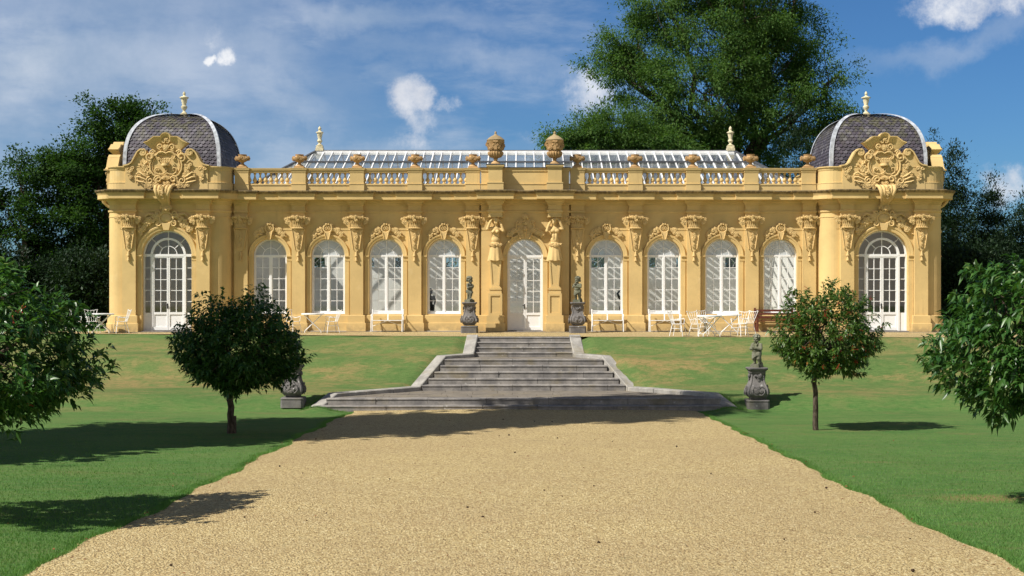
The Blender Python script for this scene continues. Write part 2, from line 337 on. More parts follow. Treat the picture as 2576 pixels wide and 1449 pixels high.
# ---------------------------------------------------------------- mesh helpers
class MB:
    """collects shapes; build() links them as ONE mesh object"""
    def __init__(s): s.v = []; s.f = []
    def add(s, vs, fs, M=None):
        o = len(s.v)
        s.v += [tuple(M @ Vector(v)) for v in vs] if M is not None else [tuple(v) for v in vs]
        s.f += [tuple(i + o for i in f) for f in fs]
    def box(s, x0, x1, y0, y1, z0, z1, M=None):
        s.add([(x0,y0,z0),(x1,y0,z0),(x1,y1,z0),(x0,y1,z0),(x0,y0,z1),(x1,y0,z1),(x1,y1,z1),(x0,y1,z1)],
              [(0,3,2,1),(4,5,6,7),(0,1,5,4),(1,2,6,5),(2,3,7,6),(3,0,4,7)], M)
    def quad(s, *p): s.add(p, [tuple(range(len(p)))])
    def lathe(s, prof, c=(0,0,0), seg=16, M=None, sup=None, cap=True):
        vs, fs = [], []
        for r, z in prof:
            for k in range(seg):
                a = 2*PI*(k+0.5)/seg; ca, sa = math.cos(a), math.sin(a)
                q = 1.0 if sup is None else (abs(ca)**sup + abs(sa)**sup) ** (-1.0/sup)
                vs.append((c[0]+r*q*ca, c[1]+r*q*sa, c[2]+z))
        for i in range(len(prof)-1):
            for k in range(seg):
                k2 = (k+1) % seg
                fs.append((i*seg+k, i*seg+k2, (i+1)*seg+k2, (i+1)*seg+k))
        if cap:
            fs.append(tuple(reversed(range(seg)))); fs.append(tuple((len(prof)-1)*seg+k for k in range(seg)))
        s.add(vs, fs, M)
    def ball(s, c, r, seg=8, rings=6, M=None):
        rx, ry, rz = r if isinstance(r, tuple) else (r, r, r)
        vs = [(c[0], c[1], c[2]-rz)]; fs = []
        for i in range(1, rings):
            t = -PI/2 + PI*i/rings
            for k in range(seg):
                a = 2*PI*k/seg
                vs.append((c[0]+rx*math.cos(t)*math.cos(a), c[1]+ry*math.cos(t)*math.sin(a), c[2]+rz*math.sin(t)))
        vs.append((c[0], c[1], c[2]+rz)); n = len(vs)-1
        for k in range(seg):
            k2 = (k+1) % seg
            fs.append((0, 1+k2, 1+k)); fs.append((n, n-seg+k, n-seg+k2))
            for i in range(rings-2):
                fs.append((1+i*seg+k, 1+i*seg+k2, 1+(i+1)*seg+k2, 1+(i+1)*seg+k))
        s.add(vs, fs, M)
    def tube(s, pts, r, seg=6, closed=False, flat=1.0, M=None):
        P = [Vector(p) for p in pts]; n = len(P)
        rs = r if isinstance(r, (list, tuple)) else [r]*n
        vs, fs = [], []; ref = None
        for i in range(n):
            a = P[i-1] if (i > 0 or closed) else P[i]; b = P[(i+1) % n] if (i < n-1 or closed) else P[i]
            t = (b-a); t = t.normalized() if t.length > 1e-9 else Vector((0,0,1))
            if ref is None: ref = Vector((0,1,0)) if abs(t.y) < 0.9 else Vector((1,0,0))
            u = ref - t*ref.dot(t)
            if u.length < 1e-6: u = t.orthogonal()
            u.normalize(); w = t.cross(u); ref = u
            for k in range(seg):
                q = 2*PI*(k+0.5)/seg
                vs.append(P[i] + u*(math.cos(q)*rs[i]*flat) + w*(math.sin(q)*rs[i]))
        m = n if closed else n-1
        for i in range(m):
            j = (i+1) % n
            for k in range(seg):
                k2 = (k+1) % seg
                fs.append((i*seg+k, i*seg+k2, j*seg+k2, j*seg+k))
        if not closed:
            fs.append(tuple(reversed(range(seg)))); fs.append(tuple((n-1)*seg+k for k in range(seg)))
        s.add(vs, fs, M)
    def beam(s, p, q, w, h, up=(0,0,1)):
        p, q, up = Vector(p), Vector(q), Vector(up)
        t = (q-p).normalized(); a = t.cross(up).normalized()*(w/2); b = a.cross(t).normalized()*(h/2)
        s.add([p-a-b,p+a-b,p+a+b,p-a+b,q-a-b,q+a-b,q+a+b,q-a+b],
              [(0,3,2,1),(4,5,6,7),(0,1,5,4),(1,2,6,5),(2,3,7,6),(3,0,4,7)])
    def prism(s, poly, y0, y1, M=None):
        """polygon in x,z pushed along y"""
        n = len(poly)
        vs = [(x, y0, z) for x, z in poly] + [(x, y1, z) for x, z in poly]
        fs = [tuple(range(n)), tuple(reversed(range(n, 2*n)))] + [(i, (i+1) % n, n+(i+1) % n, n+i) for i in range(n)]
        s.add(vs, fs, M)
    def sweep(s, prof, path, closed=False):
        """profile (out, z) carried along a plan path; out points to the right of travel"""
        P = [Vector((a, b)) for a, b in path]; n = len(P); N = []
        for i in range(n):
            ds = []
            if i > 0 or closed: ds.append((P[i]-P[i-1]).normalized())
            if i < n-1 or closed: ds.append((P[(i+1) % n]-P[i]).normalized())
            ns = [Vector((d.y, -d.x)) for d in ds]
            if len(ns) == 1: N.append(ns[0])
            else:
                b = ns[0]+ns[1]; N.append(b / max(0.2, 1+ns[0].dot(ns[1])))
        k = len(prof)
        vs = [(P[i].x+N[i].x*o, P[i].y+N[i].y*o, z) for i in range(n) for o, z in prof]
        fs = []
        for i in range(n if closed else n-1):
            j = (i+1) % n
            fs += [(i*k+a, j*k+a, j*k+a+1, i*k+a+1) for a in range(k-1)]
        s.add(vs, fs)
    def arc(s, xc, zc, r0, r1, y0, y1, a0=0.0, a1=PI, seg=20):
        vs, fs = [], []
        for i in range(seg+1):
            a = a0+(a1-a0)*i/seg; c, d = math.cos(a), math.sin(a)
            vs += [(xc+r0*c,y0,zc+r0*d),(xc+r1*c,y0,zc+r1*d),(xc+r1*c,y1,zc+r1*d),(xc+r0*c,y1,zc+r0*d)]
        for i in range(seg):
            o = 4*i
            fs += [(o+k, o+(k+1) % 4, o+4+(k+1) % 4, o+4+k) for k in range(4)]
        fs += [(3,2,1,0), tuple(4*seg+k for k in range(4))]
        s.add(vs, fs)
    def moulded_arch(s, xc, zc, prof, y, seg=24):
        """profile (radius, out) turned through a half circle in front of the wall at y"""
        k = len(prof)
        vs = [(xc+r*math.cos(PI*i/seg), y-o, zc+r*math.sin(PI*i/seg)) for i in range(seg+1) for r, o in prof]
        fs = [(i*k+a, i*k+a+1, (i+1)*k+a+1, (i+1)*k+a) for i in range(seg) for a in range(k-1)]
        s.add(vs, fs)
    def arch_wall(s, x0, x1, z0, z1, y, ops, depth, seg=20, inner=True):
        """wall face with arched openings (centre, half width, sill, springing) and their reveals"""
        faces = []
        cur = x0
        for xc, hw, zs, zp in ops:
            faces.append([(cur,z0),(xc-hw,z0),(xc-hw,z1),(cur,z1)])
            if zs > z0+1e-4: faces.append([(xc-hw,z0),(xc+hw,z0),(xc+hw,zs),(xc-hw,zs)])
            pts = [(xc-hw*math.cos(PI*i/seg), zp+hw*math.sin(PI*i/seg)) for i in range(seg+1)]
            for a, b in zip(pts, pts[1:]): faces.append([a, b, (b[0],z1), (a[0],z1)])
            out = [(xc-hw,zs)]+pts+[(xc+hw,zs)]
            prs = list(zip(out, out[1:]))
            if zs > z0+1e-4: prs.append((out[-1], out[0]))
            for a, b in prs: s.quad((a[0],y,a[1]),(a[0],y+depth,a[1]),(b[0],y+depth,b[1]),(b[0],y,b[1]))
            cur = xc+hw
        faces.append([(cur,z0),(x1,z0),(x1,z1),(cur,z1)])
        for f in faces:
            s.quad(*[(a,y,b) for a, b in f])
            if inner: s.quad(*[(a,y+depth,b) for a, b in reversed(f)])
    def build(s, name, mat, parent=None, loc=None, smooth_=None, label=None):
        me = bpy.data.meshes.new(name)
        me.from_pydata(s.v, [], s.f); me.materials.append(MATS[mat] if isinstance(mat, str) else mat)
        if smooth_ is not None:
            me.polygons.foreach_set('use_smooth', [True]*len(me.polygons))
            me.set_sharp_from_angle(angle=R(smooth_))
        me.update()
        o = bpy.data.objects.new(name, me); COL.objects.link(o)
        if parent is not None: o.parent = parent
        if loc is not None: o.location = loc
        if label: o['label'] = label
        return o
def thing(name, label, cat, loc=(0,0,0), rz=0.0, group=None):
    o = bpy.data.objects.new(name, None); COL.objects.link(o)
    o.empty_display_size = 0.3; o.location = loc; o.rotation_euler = (0,0,rz)
    o['label'] = label; o['category'] = cat
    if group: o['group'] = group
    return o
def tag(o, label, cat, group=None):
    o['label'] = label; o['category'] = cat
    if group: o['group'] = group
    return o
def kind(o, k, label=None, cat=None):
    o['kind'] = k
    if label: o['label'] = label
    if cat: o['category'] = cat
    return o
def dup(o, parent=None, loc=None, rz=None, label=None):
    """a copy of a thing or part with copies of everything below it"""
    c = o.copy(); COL.objects.link(c)
    if parent is not None: c.parent = parent
    if loc is not None: c.location = loc
    if rz is not None: c.rotation_euler = (0,0,rz)
    if label: c['label'] = label
    for ch in list(o.children): dup(ch, c)
    return c
def spiral(cx, cz, r0, r1, a0, turns, y, n=22, rise=0.0):
    return [(cx+(r0+(r1-r0)*i/n)*math.cos(a0+turns*2*PI*i/n), y-rise*i/n, cz+(r0+(r1-r0)*i/n)*math.sin(a0+turns*2*PI*i/n)) for i in range(n+1)]
def flowers(mb, pts, n, spread, r, rng, out=0.6):
    """a carved bunch of roses, fruit and leaves along a line of points"""
    for _ in range(n):
        k = rng.random()*(len(pts)-1); i = int(k); f = k-i
        a, b = pts[i], pts[min(i+1, len(pts)-1)]
        p = [a[j]+(b[j]-a[j])*f for j in range(3)]
        q = r*(0.65+0.7*rng.random())
        p[0] += rng.gauss(0, spread*0.5); p[2] += rng.gauss(0, spread*0.5); p[1] -= rng.random()*q*out
        if rng.random() < 0.45:
            mb.ball(p, (q, q*0.8, q), 7, 5)
            mb.tube([(p[0]+q*1.05*math.cos(2*PI*j/7), p[1]-q*0.35, p[2]+q*1.05*math.sin(2*PI*j/7)) for j in range(7)], q*0.32, 4, True)
        elif rng.random() < 0.5: mb.ball(p, (q*0.85, q*0.8, q*0.85), 7, 5)
        else:
            a = rng.random()*2*PI
            M = Matrix.Translation(p) @ Matrix.Rotation(a, 4, 'Y') @ Matrix.Diagonal((q*1.7, q*0.5, q*0.7, 1))
            mb.ball((0,0,0), 1.0, 6, 4, M)

# ================================================================ ground
XS = -0.05                                   # the steps stand a hand's breadth left of the axis
def lerp_table(tab, x):
    if x <= tab[0][0]: return tab[0][1]
    for (a, b), (c, d) in zip(tab, tab[1:]):
        if x <= c:
            t = (x-a)/(c-a); return b+(d-b)*t
    return tab[-1][1]
def edge_d(x): return lerp_table([(-40,50.2),(-17,50.0),(-8,48.3),(-3,47.2),(3,46.7),(10,46.4),(40,46.0)], x)
def path_z(d): return -1.99+0.027*(39.5-d)
PROF = [(39.0,0),(39.7,0.03),(40.7,0.40),(41.2,0.45),(42.3,0.50),(43.2,0.66),(44.2,1.26),(44.7,1.39),(45.5,1.44)]
def ground_z(x, d):
    e = edge_d(x)
    if d >= e: return 0.0
    base = path_z(min(d, 39.5))
    if d <= 39.0: z = base
    else:
        sh = (e-46.7)*0.55
        dd = d - sh*max(0.0, min(1.0, (d-40.0)/4.5))
        z = base + lerp_table(PROF, dd) if dd <= 45.5 else (-1.99+1.44)+(0.0+0.55)*min(1.0, max(0.0, (dd-45.5)/max(0.4, (e-sh)-45.5)))**0.8
    z += 0.018*math.sin(x*0.9+d*0.7)*math.sin(d*0.5-x*0.31)*(1.0 if d < 45 else 0.3)
    if 38.0 < d < 41.0: z += 0.15*math.exp(-((abs(x-XS)-6.15)/0.45)**2-((d-39.35)/0.40)**2)      # turf creeps over the ends of the lowest step
    return min(z, 0.0)
def halfwidth(d):
    """inside half width of the stair between its copings"""
    return lerp_table([(39.0,6.6),(39.7,6.1),(40.5,5.72),(42.95,3.35),(44.5,2.62),(45.4,2.4),(45.6,1.72),(47.0,1.60)], d)
def lawn_z(x, d):
    z = ground_z(x, d)
    if 39.75 < d < 47.05:
        k2 = abs(x-XS)-halfwidth(d)-0.70
        if k2 < 0: z -= min(0.13, -k2*0.45)
        k = abs(x-XS)-halfwidth(d)-0.10
        if k < 0: z -= 0.75*min(1.0, -k/0.2)
    return z
def axis(segs):
    out = []
    for a, b, st in segs:
        n = max(1, round((b-a)/st)); out += [a+(b-a)*i/n for i in range(n)]
    return out+[segs[-1][1]]
xs = axis([(-300,-60,30),(-60,-20,2.5),(-20,-8,0.4),(-8,8,0.16),(8,20,0.4),(20,60,2.5),(60,300,30)])
ds = axis([(-30,6,4),(6,38.8,0.5),(38.8,47.6,0.14),(47.6,52,0.5),(52,80,4),(80,500,40)])
mb = MB()
mb.v = [(x, d-CAM_D, lawn_z(x, d)) for d in ds for x in xs]
nx = len(xs)
mb.f = [(j*nx+i, j*nx+i+1, (j+1)*nx+i+1, (j+1)*nx+i) for j in range(len(ds)-1) for i in range(nx-1)]
kind(mb.build('lawn', 'turf', smooth_=180), 'structure')

# gravel walk: a sheet over the turf, ragged at its two edges
rg = random.Random(3)
PHW = 5.23
def ragged(x0, d, sgn):
    return sgn*(PHW + 0.15*max(0.0, min(1.0, (21-d)/8)) + 0.05*math.sin(d*1.3+sgn) + 0.035*math.sin(d*3.7+2*sgn) + rg.uniform(-0.03, 0.03))
mb = MB(); pd = axis([(-25,8,3),(8,25,0.12),(25,39.72,0.25)])
cols = [0.0, 0.15, 0.4, 0.6, 0.85, 1.0]; nc = len(cols)
for d in pd:
    l, r = ragged(0, d, -1), ragged(0, d, 1)
    if d > 38.4:
        k = (d-38.4)/1.3; l += 0.10*k; r -= 0.10*k
    for c in cols:
        x = l+(r-l)*c
        mb.v.append((x, d-CAM_D, ground_z(x, d)+(0.012 if 0 < c < 1 else 0.004)+0.02*(1-(2*c-1)**2)))
mb.f = [(j*nc+i, j*nc+i+1, (j+1)*nc+i+1, (j+1)*nc+i) for j in range(len(pd)-1) for i in range(nc-1)]
kind(mb.build('gravel_path', 'gravel', smooth_=180), 'structure')

# gravel terrace in front of the building
mb = MB(); tx = axis([(-45,-20,2),(-20,20,0.3),(20,45,2)])
for x in tx:
    e = edge_d(x)-CAM_D+rg.uniform(-0.05, 0.05)+0.06
    if abs(x-XS) < 1.66: e = 47.02-CAM_D
    mb.v += [(x, e, 0.008), (x, -1.6, 0.02), (x, 0.3, 0.02)]
mb.f = [(3*i+k, 3*i+3+k, 3*i+4+k, 3*i+1+k) for i in range(len(tx)-1) for k in (0,1)]
kind(mb.build('gravel_terrace', 'gravel'), 'structure')

# ================================================================ garden steps
steps = thing('garden_steps', 'grey lichened stone steps in three flights flaring down between sloping copings', 'steps', (XS, 0, 0))
TREADS = [   # top z, nosing distance, back distance, half width at the nosing, thickness
    (0.000,46.90,47.10,1.62,0.165),(-0.165,46.56,47.0,1.64,0.165),(-0.330,46.22,46.7,1.67,0.165),(-0.495,45.88,46.4,1.70,0.165),
    (-0.660,44.40,46.0,2.66,0.19),(-0.850,44.04,44.6,2.78,0.19),(-1.040,43.68,44.2,2.95,0.19),(-1.230,43.32,43.9,3.12,0.19),(-1.420,42.96,43.5,3.30,0.19),
    (-1.610,40.06,43.1,5.98,0.19),(-1.800,39.70,40.2,6.20,0.22)]
for zt, dn, db, hw, th in TREADS:
    mb = MB(); x = -hw
    landing = db-dn > 1.0
    front = 0.42 if landing else db-dn
    while x < hw-0.05:                      # each step is laid from a few long blocks
        w = rg.uniform(1.1, 2.3); x2 = min(hw, x+w)
        if hw-x2 < 0.5: x2 = hw
        j = rg.uniform(-0.012, 0.012); jz = rg.uniform(-0.006, 0.004)
        y0, y1 = dn-CAM_D+j, dn+front-CAM_D
        a, b = x+0.005, x2-0.005; zb = zt-th-(0.06 if not landing else 0.0)
        n = 0.022                            # a worn nosing
        prof = [(y0+0.02, zb), (y0+0.02, zt-0.05+jz), (y0, zt-0.04+jz), (y0, zt-n+jz), (y0+n*0.4, zt-n*0.3+jz), (y0+n*1.3, zt+jz), (y1, zt+jz), (y1, zb)]
        vs = [(q, yy, zz) for q in (a, b) for yy, zz in prof]; k = len(prof)
        mb.add(vs, [tuple(range(k)), tuple(reversed(range(k, 2*k)))]+[(i, (i+1) % k, k+(i+1) % k, k+i) for i in range(k)])
        x = x2
    mb.build('step', 'step_stone', steps)
    if landing:
        mb = MB()
        rows = max(2, round((db-dn-front)/0.55)); ry = (db-dn-front)/rows
        for r_ in range(rows):
            x = -hw; wd = min(hw, halfwidth(dn+front+r_*ry)+0.1)
            x = -wd
            while x < wd-0.05:
                x2 = min(wd, x+rg.uniform(0.6, 1.3))
                if wd-x2 < 0.3: x2 = wd
                z = zt+rg.uniform(-0.006, 0.004)
                y0 = dn+front+r_*ry-CAM_D
                mb.box(x+0.006, x2-0.006, y0+0.006, y0+ry-0.006, z-0.15, z)
                x = x2
        mb.build('landing', 'paving', steps)
for sg in (-1, 1):
    # coping: a sloping kerb that follows the flare of the flights
    line = [(1.62,47.05,0.07),(1.72,45.55,-0.53),(2.62,44.62,-0.555),(3.36,42.92,-1.47),(5.70,40.62,-1.50),(6.15,39.62,-1.90)]
    mb = MB(); segs_v = []
    n = len(line)
    P = [Vector((x, d-CAM_D)) for x, d, z in line]
    for i in range(n):
        dsx = []
        if i > 0: dsx.append((P[i]-P[i-1]).normalized())
        if i < n-1: dsx.append((P[i+1]-P[i]).normalized())
        ns = [Vector((-v.y, v.x)) for v in dsx]
        N = ns[0] if len(ns) == 1 else (ns[0]+ns[1])/max(0.5, 1+ns[0].dot(ns[1]))
        segs_v.append((P[i], P[i]+N*0.40, line[i][2]))
    for i in range(n-1):
        L = (P[i+1]-P[i]).length; m = max(1, round(L/1.1))
        for k in range(m):
            t0, t1 = k/m+0.003, (k+1)/m-0.003
            (a0, b0, z0), (a1, b1, z1) = segs_v[i], segs_v[i+1]
            ia, ja = a0.lerp(a1, t0), a0.lerp(a1, t1); ib, jb = b0.lerp(b1, t0), b0.lerp(b1, t1)
            za, zc = z0+(z1-z0)*t0, z0+(z1-z0)*t1
            bt = min(za, zc)-0.75
            vs = [(sg*q.x, q.y, z) for q, z in ((ia,bt),(ib,bt),(jb,bt),(ja,bt),(ia,za-0.02),(ib,za-0.02),(jb,zc-0.02),(ja,zc-0.02))]
            ca, cb = ia.lerp(ib, 0.06), ia.lerp(ib, 0.94); cc, cd = ja.lerp(jb, 0.94), ja.lerp(jb, 0.06)
            vs += [(sg*ca.x, ca.y, za), (sg*cb.x, cb.y, za), (sg*cc.x, cc.y, zc), (sg*cd.x, cd.y, zc)]
            mb.add(vs, [(0,1,5,4),(1,2,6,5),(2,3,7,6),(3,0,4,7),(4,5,9,8),(5,6,10,9),(6,7,11,10),(7,4,8,11),(8,9,10,11)])
    mb.build('coping', 'coping_stone', steps)

# ================================================================ the orangery
org = thing('orangery', 'long ochre baroque orangery with glazed roof between two slate domed pavilions', 'building')
rb = random.Random(11)
WX = [3.19, 5.465, 7.745, 10.03]                       # wing windows
PX = [2.055, 4.33, 6.61, 8.89, 11.14]                  # wing pilasters
PC = 13.89                                             # pavilion axis
PF = -0.70                                             # pavilion front
FLY = 1.20                                             # middle of the outer flank arches
CF = -0.22                                             # centre bay front
def mir(path): return [(-x, y) for x, y in reversed(path)]
# plan of the front (left half, from the left flank to the axis)
def arcpts(cx, cy, r, a0, a1, n=7): return [(cx+r*math.cos(a0+(a1-a0)*i/n), cy+r*math.sin(a0+(a1-a0)*i/n)) for i in range(n+1)]
def ress(x, hw, y, o): return [(x-hw, y), (x-hw, y-o), (x+hw, y-o), (x+hw, y)]
PO, PHWID = 0.16, 0.26
left = [(-16.27, 4.1)] + [(-16.27, 2.85), (-16.37, 2.85), (-16.37, 2.33), (-16.27, 2.33)] + [(-16.27, -0.10)]
left += arcpts(-15.72, -0.15, 0.55, PI, 1.5*PI)[1:]
left += ress(-PC-1.43, PHWID, PF, PO) + ress(-PC+1.43, PHWID, PF, PO)
left += [(-12.06, PF)] + arcpts(-12.06, -0.15, 0.55, 1.5*PI, 2*PI)[1:] + [(-11.51, 0.0)]
left += ress(-PX[4], PHWID-0.02, 0.0, PO)
for x in PX[3:0:-1]: left += ress(-x, PHWID, 0.0, PO)
left += ress(-PX[0], PHWID, 0.0, PO) + [(-1.72, 0.0), (-1.72, CF)]
wallpath = left + ress(-1.155, 0.27, CF, 0.40)
FRONT = wallpath + mir(wallpath)
# --- walls
mb = MB()
ops_w = [(x, 0.665, 0.71, 3.0) for x in WX]
for sg in (-1, 1):
    o = sorted((sg*x, a, b, c) for x, a, b, c in ops_w)
    x0, x1 = (-11.51, -1.72) if sg < 0 else (1.72, 11.51)
    mb.arch_wall(x0, x1, 0, 4.0, 0.0, o, 0.45)
    mb.arch_wall(x0, x1, 4.0, 5.6, -0.014, [], 0.45)
    mb.box(x0, x1, -0.0139, 0.002, 3.9995, 4.0005)
    # pavilion front, rounded corners and flanks
    c = sg*PC
    mb.arch_wall(min(c-1.83, c+1.83), max(c-1.83, c+1.83), 0, 4.03, PF, [(c, 0.965, 0.0, 3.0)], 0.40)
    mb.arch_wall(c-1.83, c+1.83, 4.03, 5.6, PF-0.014, [], 0.40)
    mb.quad((c-1.83,PF-0.014,4.03),(c+1.83,PF-0.014,4.03),(c+1.83,PF,4.03),(c-1.83,PF,4.03))
    for a, cx in ((1, c+1.83), (-1, c-1.83)):
        pts = arcpts(cx, -0.15, 0.55, 1.5*PI, 1.5*PI+a*PI/2, 9)
        for p, q in zip(pts, pts[1:]):
            mb.quad((p[0],p[1],0),(q[0],q[1],0),(q[0],q[1],5.6),(p[0],p[1],5.6))
    xo = c+sg*2.38; xi = c-sg*2.38
    fl = MB(); fl.arch_wall(-0.15, 4.1, 0, 5.6, 0.0, [(FLY, 0.965, 0.0, 3.0)], 0.13)     # outer flank with its own glazed arch
    mb.add([(xo-sg*b, a, z) for a, b, z in fl.v], fl.f)
    mb.quad((xi,-0.15,0),(xi,0.0,0),(xi,0.0,5.6),(xi,-0.15,5.6))
    mb.box(c-2.38, c+2.38, 4.1, 4.4, 0, 5.6)
# centre bay
mb.arch_wall(-1.72, 1.72, 0, 4.0, CF, [(0, 0.70, 0.0, 2.97)], 0.45)
mb.arch_wall(-1.72, 1.72, 4.0, 5.6, CF-0.014, [], 0.45)
mb.quad((-1.72,CF-0.014,4.0),(1.72,CF-0.014,4.0),(1.72,CF,4.0),(-1.72,CF,4.0))
for sg in (-1, 1): mb.box(min(sg*1.72,sg*1.70), max(sg*1.72,sg*1.70), CF+0.002, 0.02, 0, 5.6)
mb.build('wall', 'stucco', org)
# --- inside: plaster, floor
mb = MB()
BACKX = [0.0]
ops_b = sorted([(s*x, 0.70, 2.60, 3.0) for x in WX for s in (-1, 1)])
mb.arch_wall(-11.4, 11.4, 0.0, 5.05, 9.8, ops_b, 0.35)
for sg in (-1, 1): mb.box(min(sg*11.40, sg*11.48), max(sg*11.40, sg*11.48), 0.46, 10.14, 0, 5.4)
for y0, y1 in ((0.455, 0.475),):
    for a, b in ((-11.39,-10.75),(-9.32,-8.46),(-7.04,-6.18),(-4.76,-3.9),(-2.48,-0.75),(0.75,2.48),(3.9,4.76),(6.18,7.04),(8.46,9.32),(10.75,11.39)):
        mb.box(a, b, y0, y1, 0.06, 5.5)
mb.build('inner_wall', 'plaster', org)
mb = MB()
for sg in (-1, 1):
    c = sg*PC; mb = MB()
    mb.box(c-2.25, c+2.25, 4.0, 4.08, 0.06, 5.2); mb.box(c-2.25, c+2.25, -0.25, 4.0, 4.9, 5.0)
    a = sorted((c-sg*2.25, c-sg*2.17)); mb.box(a[0], a[1], -0.2, 4.0, 0.06, 4.9)
    mb.build('pavilion_inner_wall', 'pavilion_plaster', org)
mb = MB(); mb.box(-11.4, 11.4, -0.2, 9.8, -0.3, 0.055)
for sg in (-1, 1): mb.box(sg*PC-2.2, sg*PC+2.2, -0.68, 4.0, -0.3, 0.06)
mb.build('floor_slab', 'floor_stone', org)
# carved overdoor and chimneypiece on the back wall, seen through the middle door
mb = MB()
mb.box(-1.25, 1.25, 9.70, 9.79, 0.06, 1.12); mb.box(-1.35, 1.35, 9.60, 9.79, 1.12, 1.28); mb.box(-1.2, 1.2, 9.73, 9.79, 1.5, 2.9)
mb.box(-1.3, 1.3, 9.66, 9.79, 2.92, 3.02)
flowers(mb, [(0.55*math.cos(a/9*2*PI), 9.72, 2.2+0.5*math.sin(a/9*2*PI)) for a in range(10)], 70, 0.10, 0.055, rb)
for s in (-1, 1):
    mb.tube(spiral(s*0.28, 2.25, 0.26, 0.05, PI/2, s*1.4, 9.70), 0.04, 5)
    mb.box(min(s*0.8,s*1.1), max(s*0.8,s*1.1), 9.70, 9.74, 1.6, 2.8)
mb.build('carved_panel', 'plaster', org, smooth_=40)
# --- plinth: two courses
mb = MB()
mb.sweep([(0.0,0.0),(0.115,0.0),(0.115,0.355),(0.105,0.365),(0.075,0.365),(0.075,0.650),(0.060,0.668),(0.0,0.668)], FRONT)
# openings of doors are cut by building the plinth in runs, so drop the faces that cross a doorway
def cut_doors(mb):
    keep = []
    for f in mb.f:
        c = sum((Vector(mb.v[i]) for i in f), Vector())/len(f)
        xs_ = [mb.v[i][0] for i in f]
        ys_ = [mb.v[i][1] for i in f]
        if abs(c.x) > 16.2 and max(ys_)-min(ys_) > 1.2 and c.y < 2.3 and c.z < 0.72: continue
        if max(xs_)-min(xs_) > 1.2 and (abs(c.x) < 0.3 or abs(abs(c.x)-PC) < 0.3) and c.z < 0.72: continue
        keep.append(f)
    mb.f = keep
cut_doors(mb)
for c, hw, y, h in ((-PC, 0.97, PF, 1.17), (PC, 0.97, PF, 1.17), (0, 0.70, CF, 0.885)):
    for s in (-1, 1):
        a, b = c+s*hw, c+s*h
        mb.box(min(a,b), max(a,b), y-0.115, y+0.01, 0, 0.36); mb.box(min(a,b), max(a,b), y-0.075, y+0.01, 0.36, 0.668)
for s in (-1, 1):
    for a, b in ((-0.10,FLY-0.965),(FLY+0.965,2.33)):
        for h0, h1, o in ((0,0.36,0.115),(0.36,0.668,0.075)):
            x = sorted((s*16.26, s*(16.27+o))); mb.box(x[0], x[1], a, b, h0, h1)
mb.build('plinth', 'stucco', org)
# --- entablature and cornice
mb = MB()
mb.sweep([(0.0,4.475),(0.018,4.48),(0.018,4.515),(0.0,4.52)], FRONT)
mb.sweep([(0.0,4.655),(0.03,4.675),(0.045,4.70),(0.045,4.745),(0.02,4.765),(0.0,4.77)], FRONT)
mb.build('architrave', 'stucco', org)
mb = MB()
mb.sweep([(0.0,4.96),(0.035,5.00),(0.05,5.05),(0.10,5.10),(0.12,5.165),(0.44,5.172),(0.44,5.320),(0.455,5.335),(0.455,5.365),(0.475,5.375),(0.485,5.41),(0.53,5.45),(0.545,5.475),(0.545,5.512),(0.40,5.525),(-0.25,5.56)], FRONT)
mb.build('cornice', 'cornice', org)

